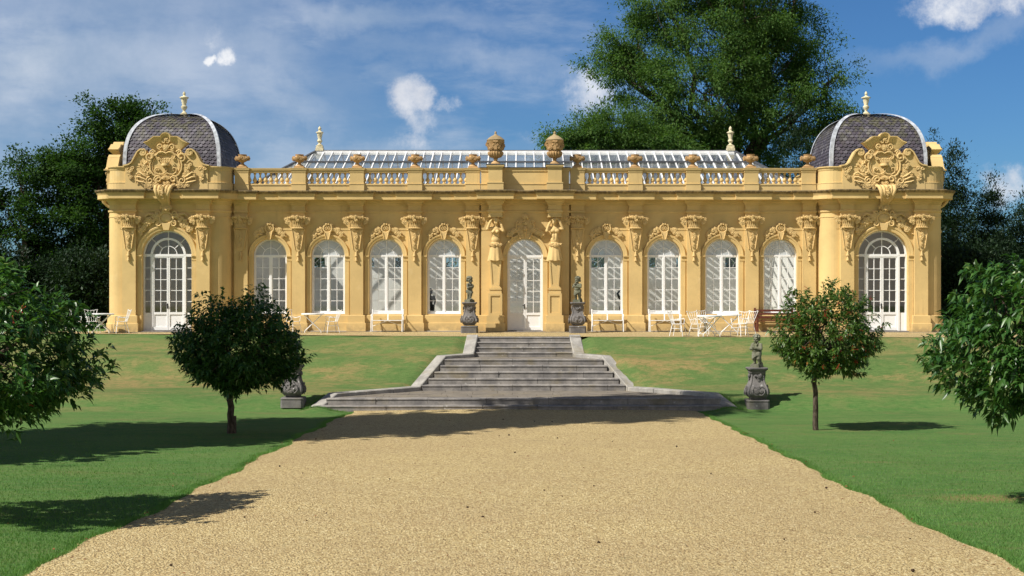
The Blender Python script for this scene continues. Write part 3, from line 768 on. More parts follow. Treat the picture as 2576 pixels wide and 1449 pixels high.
# --- pilasters with basket capitals (shared meshes)
def pilaster_meshes():
    r = random.Random(21)
    sh = MB()
    sh.box(-0.26, 0.26, -PO, 0.02, 0.66, 4.475); sh.box(-0.26, 0.26, -PO, -0.0005, 4.475, 5.10)
    cap = MB(); y = -PO
    prof = [(0.185,4.08),(0.195,4.2),(0.21,4.3),(0.245,4.40),(0.30,4.455)]
    M = Matrix.Translation((0,y,0)) @ Matrix.Diagonal((1.0,0.62,1.0,1.0))
    cap.lathe([(a*0.93, z) for a, z in prof], seg=18, M=M)
    for k in range(9):                       # lattice strips crossing over the basket
        for s in (-1, 1):
            pts = []
            for i in range(6):
                t = i/5; rr = 0.215+0.085*t*t; a = PI+ (k+0.5)*PI/9 + s*0.30*(t-0.5)
                pts.append((rr*math.cos(a), y+0.62*rr*math.sin(a)-0.004, 4.09+0.33*t))
            cap.tube(pts, 0.020, 4)
    cap.tube([(0.26*math.cos(a), y+0.17*math.sin(a), 4.07) for a in [PI+PI*i/10 for i in range(11)]], 0.024, 5)
    cap.box(-0.275, 0.275, y-0.05, y+0.02, 4.045, 4.075)
    cap.tube([(0.315*math.cos(a), y-0.02+0.19*math.sin(a), 4.475) for a in [PI+PI*i/12 for i in range(13)]], 0.034, 6)
    cap.tube([(-0.315,y,4.475),(0.315,y,4.475)], 0.034, 6)
    flowers(cap, [(-0.42,y-0.06,4.45),(-0.2,y-0.19,4.50),(0,y-0.24,4.49),(0.2,y-0.19,4.50),(0.42,y-0.06,4.45)], 46, 0.040, 0.034, r)
    for s in (-1, 1): flowers(cap, [(s*0.42,y-0.05,4.46),(s*0.39,y-0.07,4.36),(s*0.35,y-0.05,4.28)], 24, 0.065, 0.042, r)
    flowers(cap, [(-0.05,y-0.22,4.46),(0.03,y-0.22,4.38)], 9, 0.05, 0.036, r)
    pen = MB()
    body = [(-0.245,4.04),(-0.222,3.93),(-0.130,3.29),(-0.130,3.24),(-0.085,3.235),(-0.055,3.185),(0,3.165),(0.055,3.185),(0.085,3.235),(0.130,3.24),(0.130,3.29),(0.222,3.93),(0.245,4.04)]
    pen.prism(body, y-0.045, y+0.01)
    for s in (-1, 1):
        pen.tube([(s*0.25,y-0.05,4.02),(s*0.215,y-0.06,3.92),(s*0.145,y-0.055,3.42),(s*0.118,y-0.05,3.27)], 0.020, 5)
        pen.ball((s*0.25,y-0.05,4.01), 0.035, 6, 5)
        pen.tube(spiral(s*0.05, 3.97, 0.05, 0.012, PI/2, s*1.2, y-0.06, 12), 0.014, 4)
    flowers(pen, [(0,y-0.06,3.95),(0,y-0.06,3.75),(0,y-0.06,3.6)], 20, 0.045, 0.035, r)
    flowers(pen, [(0,y-0.06,3.52),(0,y-0.06,3.36)], 11, 0.05, 0.032, r)
    bell = [(0.012,0.0),(0.022,-0.01),(0.032,-0.05),(0.036,-0.09),(0.062,-0.165),(0.064,-0.185),(0.03,-0.188)]
    pen.lathe(list(reversed([(a, 3.165+z) for a, z in bell])), (0,y-0.05,0), 10)
    pen.lathe(list(reversed([(a*0.95, 2.98+z) for a, z in bell])), (0,y-0.05,0), 10)
    return sh, cap, pen
sh, cap, pen = pilaster_meshes()
first = sh.build('pilaster', 'stucco', org)
cap.build('capital', 'ornament', first, smooth_=50); pen.build('pendant', 'ornament', first, smooth_=40)
spots = [(s*x, 0.0) for x in PX for s in (-1, 1)]+[(s*PC+o, PF) for s in (-1, 1) for o in (-1.43, 1.43)]
first.location = (spots[0][0], spots[0][1], 0)
for x, y in spots[1:]: dup(first, org, (x, y, 0))
for s in (-1, 1): dup(first, org, (s*16.27, 2.59, 0), -s*PI/2 if s < 0 else PI/2).rotation_euler = (0, 0, -PI/2 if s < 0 else PI/2)

# --- surrounds of the arches, with their carved keystones
def garland_arc(mb, xc, zc, rad, a0, a1, y, n, spread, r, rng):
    flowers(mb, [(xc+rad*math.cos(a0+(a1-a0)*i/5), y, zc+rad*math.sin(a0+(a1-a0)*i/5)) for i in range(6)], n, spread, r, rng)
def surround(hw, zp, w):
    mb = MB()
    prof = [(hw,0.0),(hw,0.035),(hw+0.03,0.05),(hw+w*0.55,0.05),(hw+w*0.62,0.075),(hw+w*0.9,0.085),(hw+w,0.06),(hw+w,0.0)]
    mb.moulded_arch(0, zp, prof, 0.0, 28)
    for s in (-1, 1):
        a, b = s*hw, s*(hw+w*0.92)
        mb.box(min(a,b), max(a,b), -0.035, 0.01, 0.668, 2.80)
        for z0, z1, o in ((2.80,2.835,0.05),(2.835,2.925,0.045),(2.925,2.96,0.07),(2.96,3.0,0.095)):
            a, b = s*(hw-0.0), s*(hw+w*1.22)
            mb.box(min(a,b), max(a,b), -o, 0.01, z0-0.0 + (zp-3.0), z1+(zp-3.0))
    return mb
mb = surround(0.665, 3.0, 0.175)
sur = mb.build('window_surround', 'stucco', org, (-WX[3], 0, 0), 35)
r = random.Random(5); key = MB()
key.prism([(-0.055,3.63),(0.055,3.63),(0.10,3.84),(0.125,3.92),(-0.125,3.92),(-0.10,3.84)], -0.15, 0.0)
for s in (-1, 1): key.tube([(s*0.05,-0.155,3.64),(s*0.085,-0.165,3.78),(s*0.115,-0.165,3.90)], 0.022, 5)
key.tube(spiral(0, 4.07, 0.165, 0.165, 0, 1.0, -0.10, 20)[:-1], 0.034, 6, True)
key.ball((0,-0.05,4.07), (0.15,0.05,0.15), 12, 8)
for s in (-1, 1): key.tube(spiral(s*0.065, 4.08, 0.07, 0.02, PI/2, s*1.1, -0.11, 14), 0.018, 4)
flowers(key, [(-0.12,-0.1,4.22),(0,-0.12,4.27),(0.12,-0.1,4.22)], 9, 0.03, 0.035, r)
for s in (-1, 1): flowers(key, [(s*0.20,-0.05,4.02),(s*0.38,-0.05,3.98),(s*0.50,-0.05,3.87),(s*0.58,-0.04,3.76)], 40, 0.095, 0.048, r)
key.build('keystone', 'ornament', sur, smooth_=50)
for s in (-1, 1):
    for x in WX:
        if not (s == -1 and x == WX[3]): dup(sur, org, (s*x, 0, 0))
# pavilion doors
mb = surround(0.965, 3.0, 0.21)
psur = mb.build('door_surround', 'stucco', org, (-PC, PF, 0), 35)
r = random.Random(8); key = MB()
key.ball((0,-0.06,4.43), (0.24,0.10,0.20), 14, 8)
key.tube([(0.27*math.cos(2*PI*i/18), -0.10, 4.43+0.22*math.sin(2*PI*i/18)) for i in range(18)], 0.045, 6, True)
for s in (-1, 1):
    key.tube(spiral(s*0.30, 4.62, 0.11, 0.03, -PI/2, s*1.3, -0.10), 0.035, 5)
    key.tube(spiral(s*0.28, 4.22, 0.12, 0.03, PI/2, -s*1.3, -0.10), 0.035, 5)
    key.tube([(s*0.5,-0.06,4.55),(s*0.68,-0.10,4.60),(s*0.80,-0.08,4.52),(s*0.86,-0.05,4.38)], [0.06,0.05,0.04,0.015], 5)
    flowers(key, [(s*0.32,-0.07,4.55),(s*0.55,-0.09,4.42),(s*0.75,-0.08,4.25),(s*0.88,-0.06,4.08),(s*1.0,-0.05,3.92)], 64, 0.13, 0.058, r)
flowers(key, [(-0.14,-0.1,4.66),(0,-0.12,4.70),(0.14,-0.1,4.66)], 12, 0.04, 0.045, r)
key.prism([(-0.10,3.97),(0.10,3.97),(0.17,4.22),(-0.17,4.22)], -0.14, 0.0)
key.build('keystone', 'ornament', psur, smooth_=50)
dup(psur, org, (PC, PF, 0))
for s in (-1, 1): dup(psur, org, (s*16.27, FLY, 0), s*PI/2)
# middle door
mb = surround(0.70, 2.97, 0.19)
dsur = mb.build('door_surround', 'stucco', org, (0, CF, 0), 35)
r = random.Random(9); key = MB()
key.prism([(-0.20,3.66),(0.20,3.66),(0.26,3.80),(0.34,4.05),(0.33,4.25),(0.20,4.40),(0.10,4.47),(-0.10,4.47),(-0.20,4.40),(-0.33,4.25),(-0.34,4.05),(-0.26,3.80)], -0.07, 0.0)
for s in (-1, 1):
    key.tube([(s*0.18,-0.08,3.66),(s*0.24,-0.1,3.82),(s*0.35,-0.1,4.06),(s*0.34,-0.1,4.24)], 0.03, 5)
    key.tube(spiral(s*0.27, 4.29, 0.09, 0.02, 0, s*1.3, -0.1), 0.028, 5)
    garland_arc(key, 0, 2.97, 1.07, PI/2-s*0.27, PI/2-s*0.75, -0.05, 54, 0.085, 0.055, r)
flowers(key, [(-0.1,-0.1,4.48),(0,-0.1,4.54),(0.1,-0.1,4.48)], 12, 0.05, 0.05, r)
flowers(key, [(0,-0.1,4.38),(0,-0.1,4.22)], 12, 0.07, 0.04, r)
key.ball((0,-0.10,4.05), (0.085,0.07,0.11), 10, 8); key.ball((0,-0.17,4.04), (0.018,0.03,0.035), 6, 5)   # mask over the torch
for s in (-1, 1): key.ball((s*0.032,-0.155,4.075), 0.014, 5, 4); key.tube([(s*0.07,-0.1,4.14),(s*0.12,-0.12,4.10),(s*0.10,-0.12,4.0)], 0.02, 4)
key.lathe([(0.02,3.72),(0.03,3.80),(0.055,3.90),(0.06,3.93)], (0,-0.10,0), 8)
key.build('keystone', 'ornament', dsur, smooth_=50)

# --- windows
def window_mesh(hw, zs, zp, y):
    fr = MB(); d0, d1 = y-0.04, y+0.04
    f = 0.058
    fr.box(-hw, -hw+f, d0, d1, zs, zp); fr.box(hw-f, hw, d0, d1, zs, zp); fr.box(-hw+f, hw-f, d0, d1, zs, zs+0.075)
    fr.box(-hw+f, hw-f, d0, d1, zp-0.035, zp+0.035); fr.arc(0, zp, hw-f, hw, d0, d1, 0, PI, 26)
    fr.box(-0.04, 0.04, d0-0.006, d1, zs+0.075, zp-0.035)
    b = 0.011; e0, e1 = y-0.018, y+0.018
    zt = zp-0.035; z0 = zs+0.075
    for s in (-1, 1):
        xa, xb = sorted((s*0.04, s*(hw-f)))
        fr.box(xa, xa+0.028, d0+0.012, d1-0.01, z0, zt); fr.box(xb-0.028, xb, d0+0.012, d1-0.01, z0, zt)
        fr.box(xa+0.028, xb-0.028, d0+0.012, d1-0.01, z0, z0+0.035); fr.box(xa+0.028, xb-0.028, d0+0.012, d1-0.01, zt-0.03, zt)
        xm = (xa+xb)/2
        fr.box(xm-b, xm+b, e0, e1, z0, zt)
        for k in range(1, 5):
            z = z0+(zt-z0)*k/5; fr.box(xa, xb, e0+0.002, e1-0.002, z-b, z+b)
    fr.arc(0, zp, 0.30, 0.322, e0, e1, 0, PI, 18)
    for a in (PI/4, PI/2, 3*PI/4):
        r0 = 0.0 if a == PI/2 else 0.31
        fr.beam((r0*math.cos(a), y, zp+max(r0, 0.02)*math.sin(a)), ((hw-0.03)*math.cos(a), y, zp+(hw-0.03)*math.sin(a)), 0.022, 0.034, (0,1,0))
    return fr
def pane_mesh(hw, zs, zp, y):
    g = MB(); pts = [(-hw,zs),(hw,zs)]+[(hw*math.cos(PI*i/24), zp+hw*math.sin(PI*i/24)) for i in range(25)]
    g.quad(*[(a,y,b) for a, b in pts]); return g
win = window_mesh(0.660, 0.715, 3.0, 0.0).build('window', 'white_paint', org, (-WX[3], 0.20, 0))
g_ = MB(); g_.quad((-0.63,0.004,0.75),(0.63,0.004,0.75),(0.63,0.004,2.99),(-0.63,0.004,2.99)); g_.build('pane', 'glass', win)
pane_mesh(0.62, 3.0, 3.005, 0.004).build('fanlight_pane', 'frosted_glass', win)
mb = MB(); mb.box(-0.655, 0.655, -0.185, -0.045, 0.672, 0.715); mb.build('sill', 'white_paint', win)
for s in (-1, 1):
    for x in WX:
        if not (s == -1 and x == WX[3]): dup(win, org, (s*x, 0.20, 0))
# lunettes of the back wall
lw_ = MB(); lw_.arc(0, 3.0, 0.65, 0.70, -0.03, 0.03, 0, PI, 22)
lw_.box(-0.70,-0.65,-0.03,0.03,2.60,3.0); lw_.box(0.65,0.70,-0.03,0.03,2.60,3.0); lw_.box(-0.65,0.65,-0.03,0.03,2.60,2.67)
lw_.arc(0, 2.70, 0.28, 0.305, -0.015, 0.015, 0, PI, 18)
for a in (PI/4, PI/2, 3*PI/4): lw_.beam((0.29*math.cos(a),0,2.70+0.29*math.sin(a)), (0.80*math.cos(a),0,2.70+0.85*math.sin(a)), 0.025, 0.03, (0,1,0))
lun = lw_.build('lunette', 'white_paint', org, (-WX[3], 10.0, 0))
pane_mesh(0.66, 2.66, 3.0, 0.004).build('pane', 'glass', lun)
for s in (-1, 1):
    for x in WX:
        if not (s == -1 and x == WX[3]): dup(lun, org, (s*x, 10.0, 0))

# --- doors
def door(hw, zp, z0, zpan, inner, cols_side, y):
    """frame with fanlight, leaf meshes, pane"""
    fr = MB(); d0, d1 = -0.05, 0.05; f = 0.055
    fr.box(-hw,-hw+f,d0,d1,z0,zp); fr.box(hw-f,hw,d0,d1,z0,zp); fr.arc(0,zp,hw-f,hw,d0,d1,0,PI,30)
    fr.box(-hw+f,hw-f,d0-0.01,d1,zp-0.05,zp+0.05)
    lim = hw-f
    if inner:
        fr.arc(0,zp,inner,inner+0.085,d0-0.015,d1,0,PI,28)
        for s in (-1, 1):
            a, b = s*inner, s*(inner+0.085); fr.box(min(a,b),max(a,b),d0-0.012,d1,z0,zp-0.05)
            a, b = s*(inner+0.085), s*(hw-f)
            fr.box(min(a,b),max(a,b),-0.025,0.03,z0,zpan); fr.box(min(a,b)+0.03,max(a,b)-0.03,-0.018,0.0,z0+0.12,zpan-0.05)
            for k in range(1,5):
                z = zpan+(zp-0.05-zpan)*k/5; fr.box(min(a,b),max(a,b),-0.018,0.018,z-0.013,z+0.013)
        lim = inner
    e0, e1 = -0.02, 0.02
    ri = lim*0.53
    fr.arc(0,zp+0.03,ri,ri+0.026,e0,e1,0,PI,20)
    for a in (PI/4, PI/2, 3*PI/4):
        r0 = 0.0 if a == PI/2 else ri+0.01
        fr.beam((r0*math.cos(a),0,zp+0.03+r0*math.sin(a)),((hw-0.03)*math.cos(a),0,zp+(hw-0.03)*math.sin(a)),0.026,0.036,(0,1,0))
    lf = MB(); w = lim
    zt = zp-0.05
    lf.box(0.006,0.06,d0+0.006,d1-0.01,z0+0.02,zt); lf.box(w-0.055,w,d0+0.006,d1-0.01,z0+0.02,zt)
    lf.box(0.06,w-0.055,d0+0.006,d1-0.01,z0+0.02,z0+0.14); lf.box(0.06,w-0.055,d0+0.006,d1-0.01,zpan-0.07,zpan+0.02); lf.box(0.06,w-0.055,d0+0.006,d1-0.01,zt-0.05,zt)
    lf.box(0.06,w-0.055,-0.015,0.02,z0+0.14,zpan-0.07)
    xm = (0.06+w-0.055)/2
    lf.box(xm-0.012,xm+0.012,e0,e1,zpan,zt-0.05)
    for k in range(1,5):
        z = zpan+0.02+(zt-0.05-zpan-0.02)*k/5; lf.box(0.06,w-0.055,e0+0.002,e1-0.002,z-0.012,z+0.012)
    return fr, lf
def place_door(x, y, hw, zp, z0, zpan, inner):
    fr, lf = door(hw, zp, z0, zpan, inner, 1, y)
    d = fr.build('door', 'white_paint', org, (x, y, 0))
    l1 = lf.build('door_leaf', 'white_paint', d)
    l2 = dup(l1, d); m2 = l2.data.copy(); m2.transform(Matrix.Diagonal((-1,1,1,1))); m2.flip_normals(); l2.data = m2
    pane_mesh(hw-0.03, zpan-0.02, zp, 0.012).build('pane', 'glass', d)
    h = MB(); h.tube([(-0.03,-0.05,zpan+0.30),(-0.03,-0.10,zpan+0.30),(-0.10,-0.11,zpan+0.30)], 0.014, 6); h.box(-0.048,-0.012,-0.062,-0.04,zpan+0.16,zpan+0.36)
    h.build('handle', 'black_iron', d)
    t = MB(); t.box(-hw+0.02, hw-0.02, -0.42, 0.06, 0.0, z0); t.build('threshold', 'step_stone', d)
    return d
for s in (-1, 1):
    d_ = place_door(s*PC, PF+0.24, 0.962, 3.0, 0.07, 0.77, 0.60)
    dup(d_, org, (s*16.20, FLY, 0), s*PI/2)
place_door(0, CF+0.25, 0.697, 2.97, 0.06, 0.74, None)

# --- balustrade over the wings
bal_prof = [(0.075,0.0),(0.075,0.035),(0.045,0.05),(0.04,0.07),(0.062,0.095),(0.085,0.13),(0.083,0.17),(0.058,0.22),(0.036,0.28),(0.030,0.34),(0.036,0.375),(0.055,0.39),(0.055,0.45)]
bal0 = None
for sg in (-1, 1):
    for a, b in zip(PX, PX[1:]):
        x0, x1 = sg*a, sg*b
        if x0 > x1: x0, x1 = x1, x0
        x0 += 0.27; x1 -= 0.27
        mb = MB(); y = 0.02
        mb.box(x0,x1,y,y+0.30,5.53,5.80); mb.box(x0,x1,y-0.025,y+0.325,5.77,5.825)
        mb.box(x0,x1,y+0.01,y+0.29,6.27,6.36); mb.box(x0,x1,y-0.03,y+0.33,6.36,6.415); mb.box(x0,x1,y-0.045,y+0.345,6.415,6.44)
        br = mb.build('balustrade', 'stucco', org)
        p = (x1-x0)/8.0
        for k in range(9):
            loc = (x0+p*k, y+0.15, 5.825)
            if bal0 is None:
                m_ = MB(); m_.lathe([(r_, z) for r_, z in bal_prof], seg=12); bal0 = m_.build('baluster', 'stucco', br, loc, 50)
            else:
                c_ = bal0.copy(); COL.objects.link(c_); c_.parent = br; c_.location = loc
pier = MB()
pier.box(-0.27,0.27,-0.06,0.36,5.53,6.27); pier.box(-0.29,0.29,-0.085,0.385,5.53,5.80); pier.box(-0.30,0.30,-0.10,0.40,5.80,5.825)
pier.box(-0.285,0.285,-0.075,0.375,6.27,6.36); pier.box(-0.315,0.315,-0.105,0.405,6.36,6.415); pier.box(-0.33,0.33,-0.12,0.42,6.415,6.445)
p0 = pier.build('pier', 'stucco', org, (-PX[4], 0, 0))
for s in (-1, 1):
    for x in PX:
        if not (s == -1 and x == PX[4]): dup(p0, org, (s*x, 0, 0))
# attic of the middle bay
mb = MB()
mb.box(-1.72,1.72,CF+0.03,0.34,5.53,6.30); mb.box(-1.74,1.74,CF+0.005,0.36,5.53,5.79); mb.box(-1.75,1.75,CF-0.015,0.37,5.79,5.815)
mb.box(-1.74,1.74,CF+0.0,0.36,6.30,6.40); mb.box(-1.77,1.77,CF-0.03,0.39,6.40,6.435)
mb.build('attic', 'stucco', org)
mb = MB(); mb.box(-1.79,1.79,CF-0.05,0.41,6.435,6.462); mb.build('attic_flashing', 'dark_lead', org)
for s in (-1, 1):
    mb = MB(); c = s*1.155; y = CF-0.40
    mb.box(c-0.27,c+0.27,y,y+0.7,5.53,6.38); mb.box(c-0.315,c+0.315,y-0.045,y+0.7,5.53,5.80); mb.box(c-0.325,c+0.325,y-0.06,y+0.7,5.80,5.84)
    mb.box(c-0.30,c+0.30,y-0.03,y+0.73,6.38,6.45); mb.box(c-0.345,c+0.345,y-0.07,y+0.77,6.45,6.515)
    pr = mb.build('pier', 'stucco', org)
    mb = MB(); mb.box(c-0.36,c+0.36,y-0.085,y+0.785,6.515,6.545); mb.build('flashing', 'dark_lead', pr)

# --- herm piers under the two figures
for s in (-1, 1):
    c = s*1.155; y = CF
    mb = MB()
    mb.box(c-0.37,c+0.37,y-0.56,y,0,0.36); mb.box(c-0.33,c+0.33,y-0.51,y,0.36,0.672)
    mb.box(c-0.27,c+0.27,y-0.45,y,0.672,1.52)
    for a, b, z0, z1 in ((-0.27,-0.185,0.672,1.52),(0.185,0.27,0.672,1.52),(-0.185,0.185,0.672,0.76),(-0.185,0.185,1.43,1.52)):
        mb.box(c+a,c+b,y-0.485,y-0.4495,z0+0.0005,z1-0.0005)
    mb.box(c-0.24,c+0.24,y-0.43,y,1.52,1.62)
    for z0, z1, o in ((1.62,1.66,0.02),(1.66,1.72,0.055),(1.72,1.76,0.03),(1.76,1.80,-0.01)):
        mb.box(c-0.19-o,c+0.19+o,y-0.38-o,y,z0,z1)
    def taper(w0, w1, z0, z1, ya, yb):
        mb.add([(c-w0,ya,z0),(c+w0,ya,z0),(c+w0,yb,z0),(c-w0,yb,z0),(c-w1,ya,z1),(c+w1,ya,z1),(c+w1,yb,z1),(c-w1,yb,z1)],
               [(0,3,2,1),(4,5,6,7),(0,1,5,4),(1,2,6,5),(2,3,7,6),(3,0,4,7)])
    taper(0.155,0.235,1.80,2.86,y-0.34,y)
    for q in (-1, 1):
        v = [(c+q*0.155,1.80),(c+q*0.235,2.86),(c+q*0.175,2.86),(c+q*0.105,1.80)]
        mb.prism(v if q < 0 else list(reversed(v)), y-0.365, y-0.3395)
    mb.prism([(c-0.11,1.80),(c+0.11,1.80),(c+0.11,1.87),(c-0.11,1.87)], y-0.3645, y-0.3395)
    mb.build('herm_pier', 'stucco', org)
    mb = MB(); mb.box(c-0.265,c+0.265,y-0.405,y+0.01,4.50,4.53); mb.box(c-0.262,c+0.262,y-0.3995,y+0.01,4.53,4.965); mb.build('impost_block', 'stucco', org)

# --- parapet and gables of the pavilions
def gable(mb, orn, base):
    half = [(0.36,5.56),(1.60,5.56),(1.60,6.44),(1.46,6.48),(1.32,6.57),(1.21,6.78),(1.10,6.98),(0.96,7.08),(0.84,7.06),(0.76,6.98),(0.66,6.94),(0.56,7.02),(0.50,7.12),(0.48,7.30),(0.30,7.40),(0.0,7.42)]
    pl = half+[(-x, z) for x, z in reversed(half[:-1])]
    mb.prism(pl, 0.0, 0.30)
    # swan-neck coping with its scroll
    for s in (-1, 1):
        n = [(1.66,6.47),(1.47,6.50),(1.34,6.59),(1.23,6.80),(1.12,7.00),(0.98,7.11),(0.86,7.08)]
        for i in range(len(n)-1):
            (a, b), (c, d) = n[i], n[i+1]
            mb.beam((s*a,0.12,b),(s*c,0.12,d),0.05,0.46,(0,1,0))
        orn.tube(spiral(s*0.90, 6.97, 0.135, 0.02, PI/2, s*1.6, -0.06, 26), 0.034, 6)
        M = Matrix.Translation((s*0.90,0.12,6.97)) @ Matrix.Rotation(PI/2, 4, 'X')
        mb.lathe([(0.135,-0.20),(0.135,0.20)], seg=16, M=M)
        # hanging drop on the end pier
        orn.tube(spiral(s*1.50, 6.36, 0.07, 0.02, 0, -s*1.2, -0.05, 14), 0.026, 5); orn.tube(spiral(s*1.30, 6.37, 0.07, 0.02, PI, s*1.2, -0.05, 14), 0.026, 5)
        flowers(orn, [(s*1.40,-0.02,6.36),(s*1.40,-0.02,6.10),(s*1.40,-0.02,5.92)], 22, 0.08, 0.045, base)
    # hood: ogee shoulders and a little arch, standing forward
    hood = [(-0.86,7.36),(-0.70,7.42),(-0.56,7.52),(-0.46,7.60),(-0.20,7.60),(-0.17,7.66),(-0.11,7.72),(0,7.745),(0.11,7.72),(0.17,7.66),(0.20,7.60),(0.46,7.60),(0.56,7.52),(0.70,7.42),(0.86,7.36)]
    inner_ = [(x*0.60, 7.06+(z-7.36)*0.9) for x, z in hood]
    prof = [(0.00,-0.20),(0.10,-0.20),(0.16,-0.18),(0.45,-0.10),(0.80,-0.03),(1.0,0.0)]
    rows = []
    for t, o in prof: rows.append([(a+(c-a)*t, o, b+(d-b)*t) for (a, b), (c, d) in zip(hood, inner_)])
    rows.insert(0, [(x, 0.20, z) for x, z in hood]); rows.insert(1, [(x, -0.205, z+0.0) for x, z in hood])
    k = len(hood); vs = [p for rw in rows for p in rw]
    mb.add(vs, [(i*k+j, i*k+j+1, (i+1)*k+j+1, (i+1)*k+j) for i in range(len(rows)-1) for j in range(k-1)])
    for e in (0, k-1): mb.quad(*[rw[e] for rw in rows])
    mb.prism([(x*0.97, z-0.01) for x, z in hood]+[(0.5,7.05),(-0.5,7.05)], 0.02, 0.22)
    # shield with raised rim
    sh_ = [(0,5.95),(0.28,6.0),(0.50,6.12),(0.60,6.30),(0.62,6.50),(0.56,6.72),(0.44,6.86),(0.20,6.95),(0,6.97)]
    full = sh_+[(-x, z) for x, z in reversed(sh_[1:-1])]
    orn.tube([(x, -0.09, z) for x, z in full], 0.036, 6, True)
    orn.tube([(x*0.86, -0.07, 6.46+(z-6.46)*0.86) for x, z in full], 0.025, 5, True)
    mb.prism(full, -0.05, 0.02)
    for s in (-1, 1):
        orn.tube(spiral(s*0.60, 6.80, 0.17, 0.04, -PI/2, s*1.25, -0.10, 22, 0.04), [0.038]*15+[0.034]*8, 6)
        orn.tube(spiral(s*0.52, 6.95, 0.12, 0.03, PI*0.9 if s > 0 else 0.1*PI, -s*1.2, -0.10, 20), 0.030, 5)
        orn.tube(spiral(s*0.22, 7.20, 0.12, 0.02, -PI/2, s*1.35, -0.10, 20), 0.028, 5)
        orn.tube(spiral(s*0.09, 7.38, 0.075, 0.015, 0 if s > 0 else PI, s*1.3, -0.10, 18), 0.022, 5)
        orn.tube([(0,-0.10,6.93),(s*0.12,-0.12,6.99),(s*0.27,-0.12,6.97),(s*0.37,-0.11,6.86),(s*0.34,-0.1,6.75),(s*0.25,-0.1,6.73)], 0.031, 5)
        orn.tube(spiral(s*0.28, 6.74, 0.06, 0.015, PI, -s*1.1, -0.11, 14), 0.022, 5)
        # entwined scrolls of the cipher
        orn.tube([(s*0.02,-0.09,6.42),(-s*0.05,-0.1,6.32),(-s*0.02,-0.11,6.22),(s*0.12,-0.1,6.13),(s*0.28,-0.1,6.12),(s*0.40,-0.1,6.20),(s*0.42,-0.1,6.31),(s*0.36,-0.1,6.38),(s*0.28,-0.1,6.37),(s*0.25,-0.1,6.30),(s*0.30,-0.1,6.27)], 0.028, 5)
        # bunches and plumes
        flowers(orn, [(s*0.80,-0.03,6.58),(s*0.82,-0.04,6.35),(s*0.74,-0.04,6.20),(s*0.78,-0.03,6.10)], 60, 0.13, 0.046, base)
        for q in range(3):
            z = 6.05-0.13*q
            orn.tube([(s*0.66,-0.04,z-0.05),(s*0.85,-0.10,z+0.02),(s*1.02,-0.10,z+0.10+0.05*(1-q)),(s*1.14,-0.06,z+0.10),(s*1.17,-0.04,z-0.02)], [0.028,0.045,0.042,0.032,0.012], 5)
        flowers(orn, [(s*0.30,-0.05,5.78),(s*0.55,-0.06,5.72),(s*0.75,-0.05,5.70),(s*0.85,-0.04,5.82)], 64, 0.12, 0.044, base)
        orn.tube(spiral(s*0.30, 5.93, 0.15, 0.04, 0 if s > 0 else PI, s*1.25, -0.10, 20), 0.034, 5)
        orn.tube(spiral(s*0.62, 5.88, 0.15, 0.04, PI/2, -s*1.25, -0.09, 20), 0.032, 5)
    # crown
    orn.lathe([(0.155,6.44),(0.165,6.47),(0.165,6.50),(0.15,6.52),(0.155,6.55)], (0,-0.10,0), 14)
    for q in range(-2, 3):
        orn.tube([(q*0.055,-0.22+abs(q)*0.03,6.54),(q*0.085,-0.23+abs(q)*0.03,6.62),(q*0.095,-0.22+abs(q)*0.03,6.68)], [0.028,0.024,0.012], 5); orn.ball((q*0.095,-0.22+abs(q)*0.03,6.70), 0.034, 6, 5)
    # shell
    for q in range(-4, 5):
        a = PI/2+q*0.30
        orn.tube([(0,-0.10,5.90),(0.11*math.cos(a),-0.14,5.90+0.11*math.sin(a)),(0.17*math.cos(a),-0.11,5.90+0.17*math.sin(a))], [0.012,0.032,0.034], 5)
    flowers(orn, [(-0.1,-0.06,5.78),(0.1,-0.06,5.78)], 10, 0.05, 0.05, base)
    flowers(orn, [(-0.06,-0.1,7.46),(0.06,-0.1,7.46)], 7, 0.04, 0.04, base)
    flowers(orn, [(0,-0.1,7.24),(0,-0.1,7.05)], 14, 0.07, 0.05, base)
    # bracket hanging over the cornice
    for x0, x1, w in ((-0.31,-0.12,0.075),(0.31,0.12,0.075),(0,0,0.07),(-0.16,-0.06,0.065),(0.16,0.06,0.065)):
        orn.tube([(x0,-0.12,5.68),(x0*0.95,-0.45,5.62),(x0*0.80+x1*0.2,-0.585,5.50),(x0*0.5+x1*0.5,-0.57,5.32),(x0*0.2+x1*0.8,-0.40,5.14),(x1,-0.13,5.02),(x1,-0.10,4.88)], [w*0.8,w,w,w*0.95,w*0.85,w*0.75,w*0.7], 8)
    flowers(orn, [(0,-0.60,5.60),(0,-0.66,5.42),(0,-0.52,5.20)], 22, 0.04, 0.032, base)
    flowers(orn, [(-0.20,-0.10,4.84),(0,-0.14,4.80),(0.20,-0.10,4.84)], 20, 0.045, 0.055, base)
    for s in (-1, 1): orn.tube(spiral(s*0.16, 4.88, 0.07, 0.02, PI/2, s*1.2, -0.12, 12), 0.03, 5)
gm, go = MB(), MB(); gable(gm, go, random.Random(31))
g0 = gm.build('gable', 'stucco', org, (-PC, PF-0.06, 0), 30); go.build('cartouche', 'ornament', g0, smooth_=55)
dup(g0, org, (PC, PF-0.06, 0))
for s in (-1, 1): dup(g0, org, (s*16.31, FLY, -0.14), -PI/2 if s < 0 else PI/2)
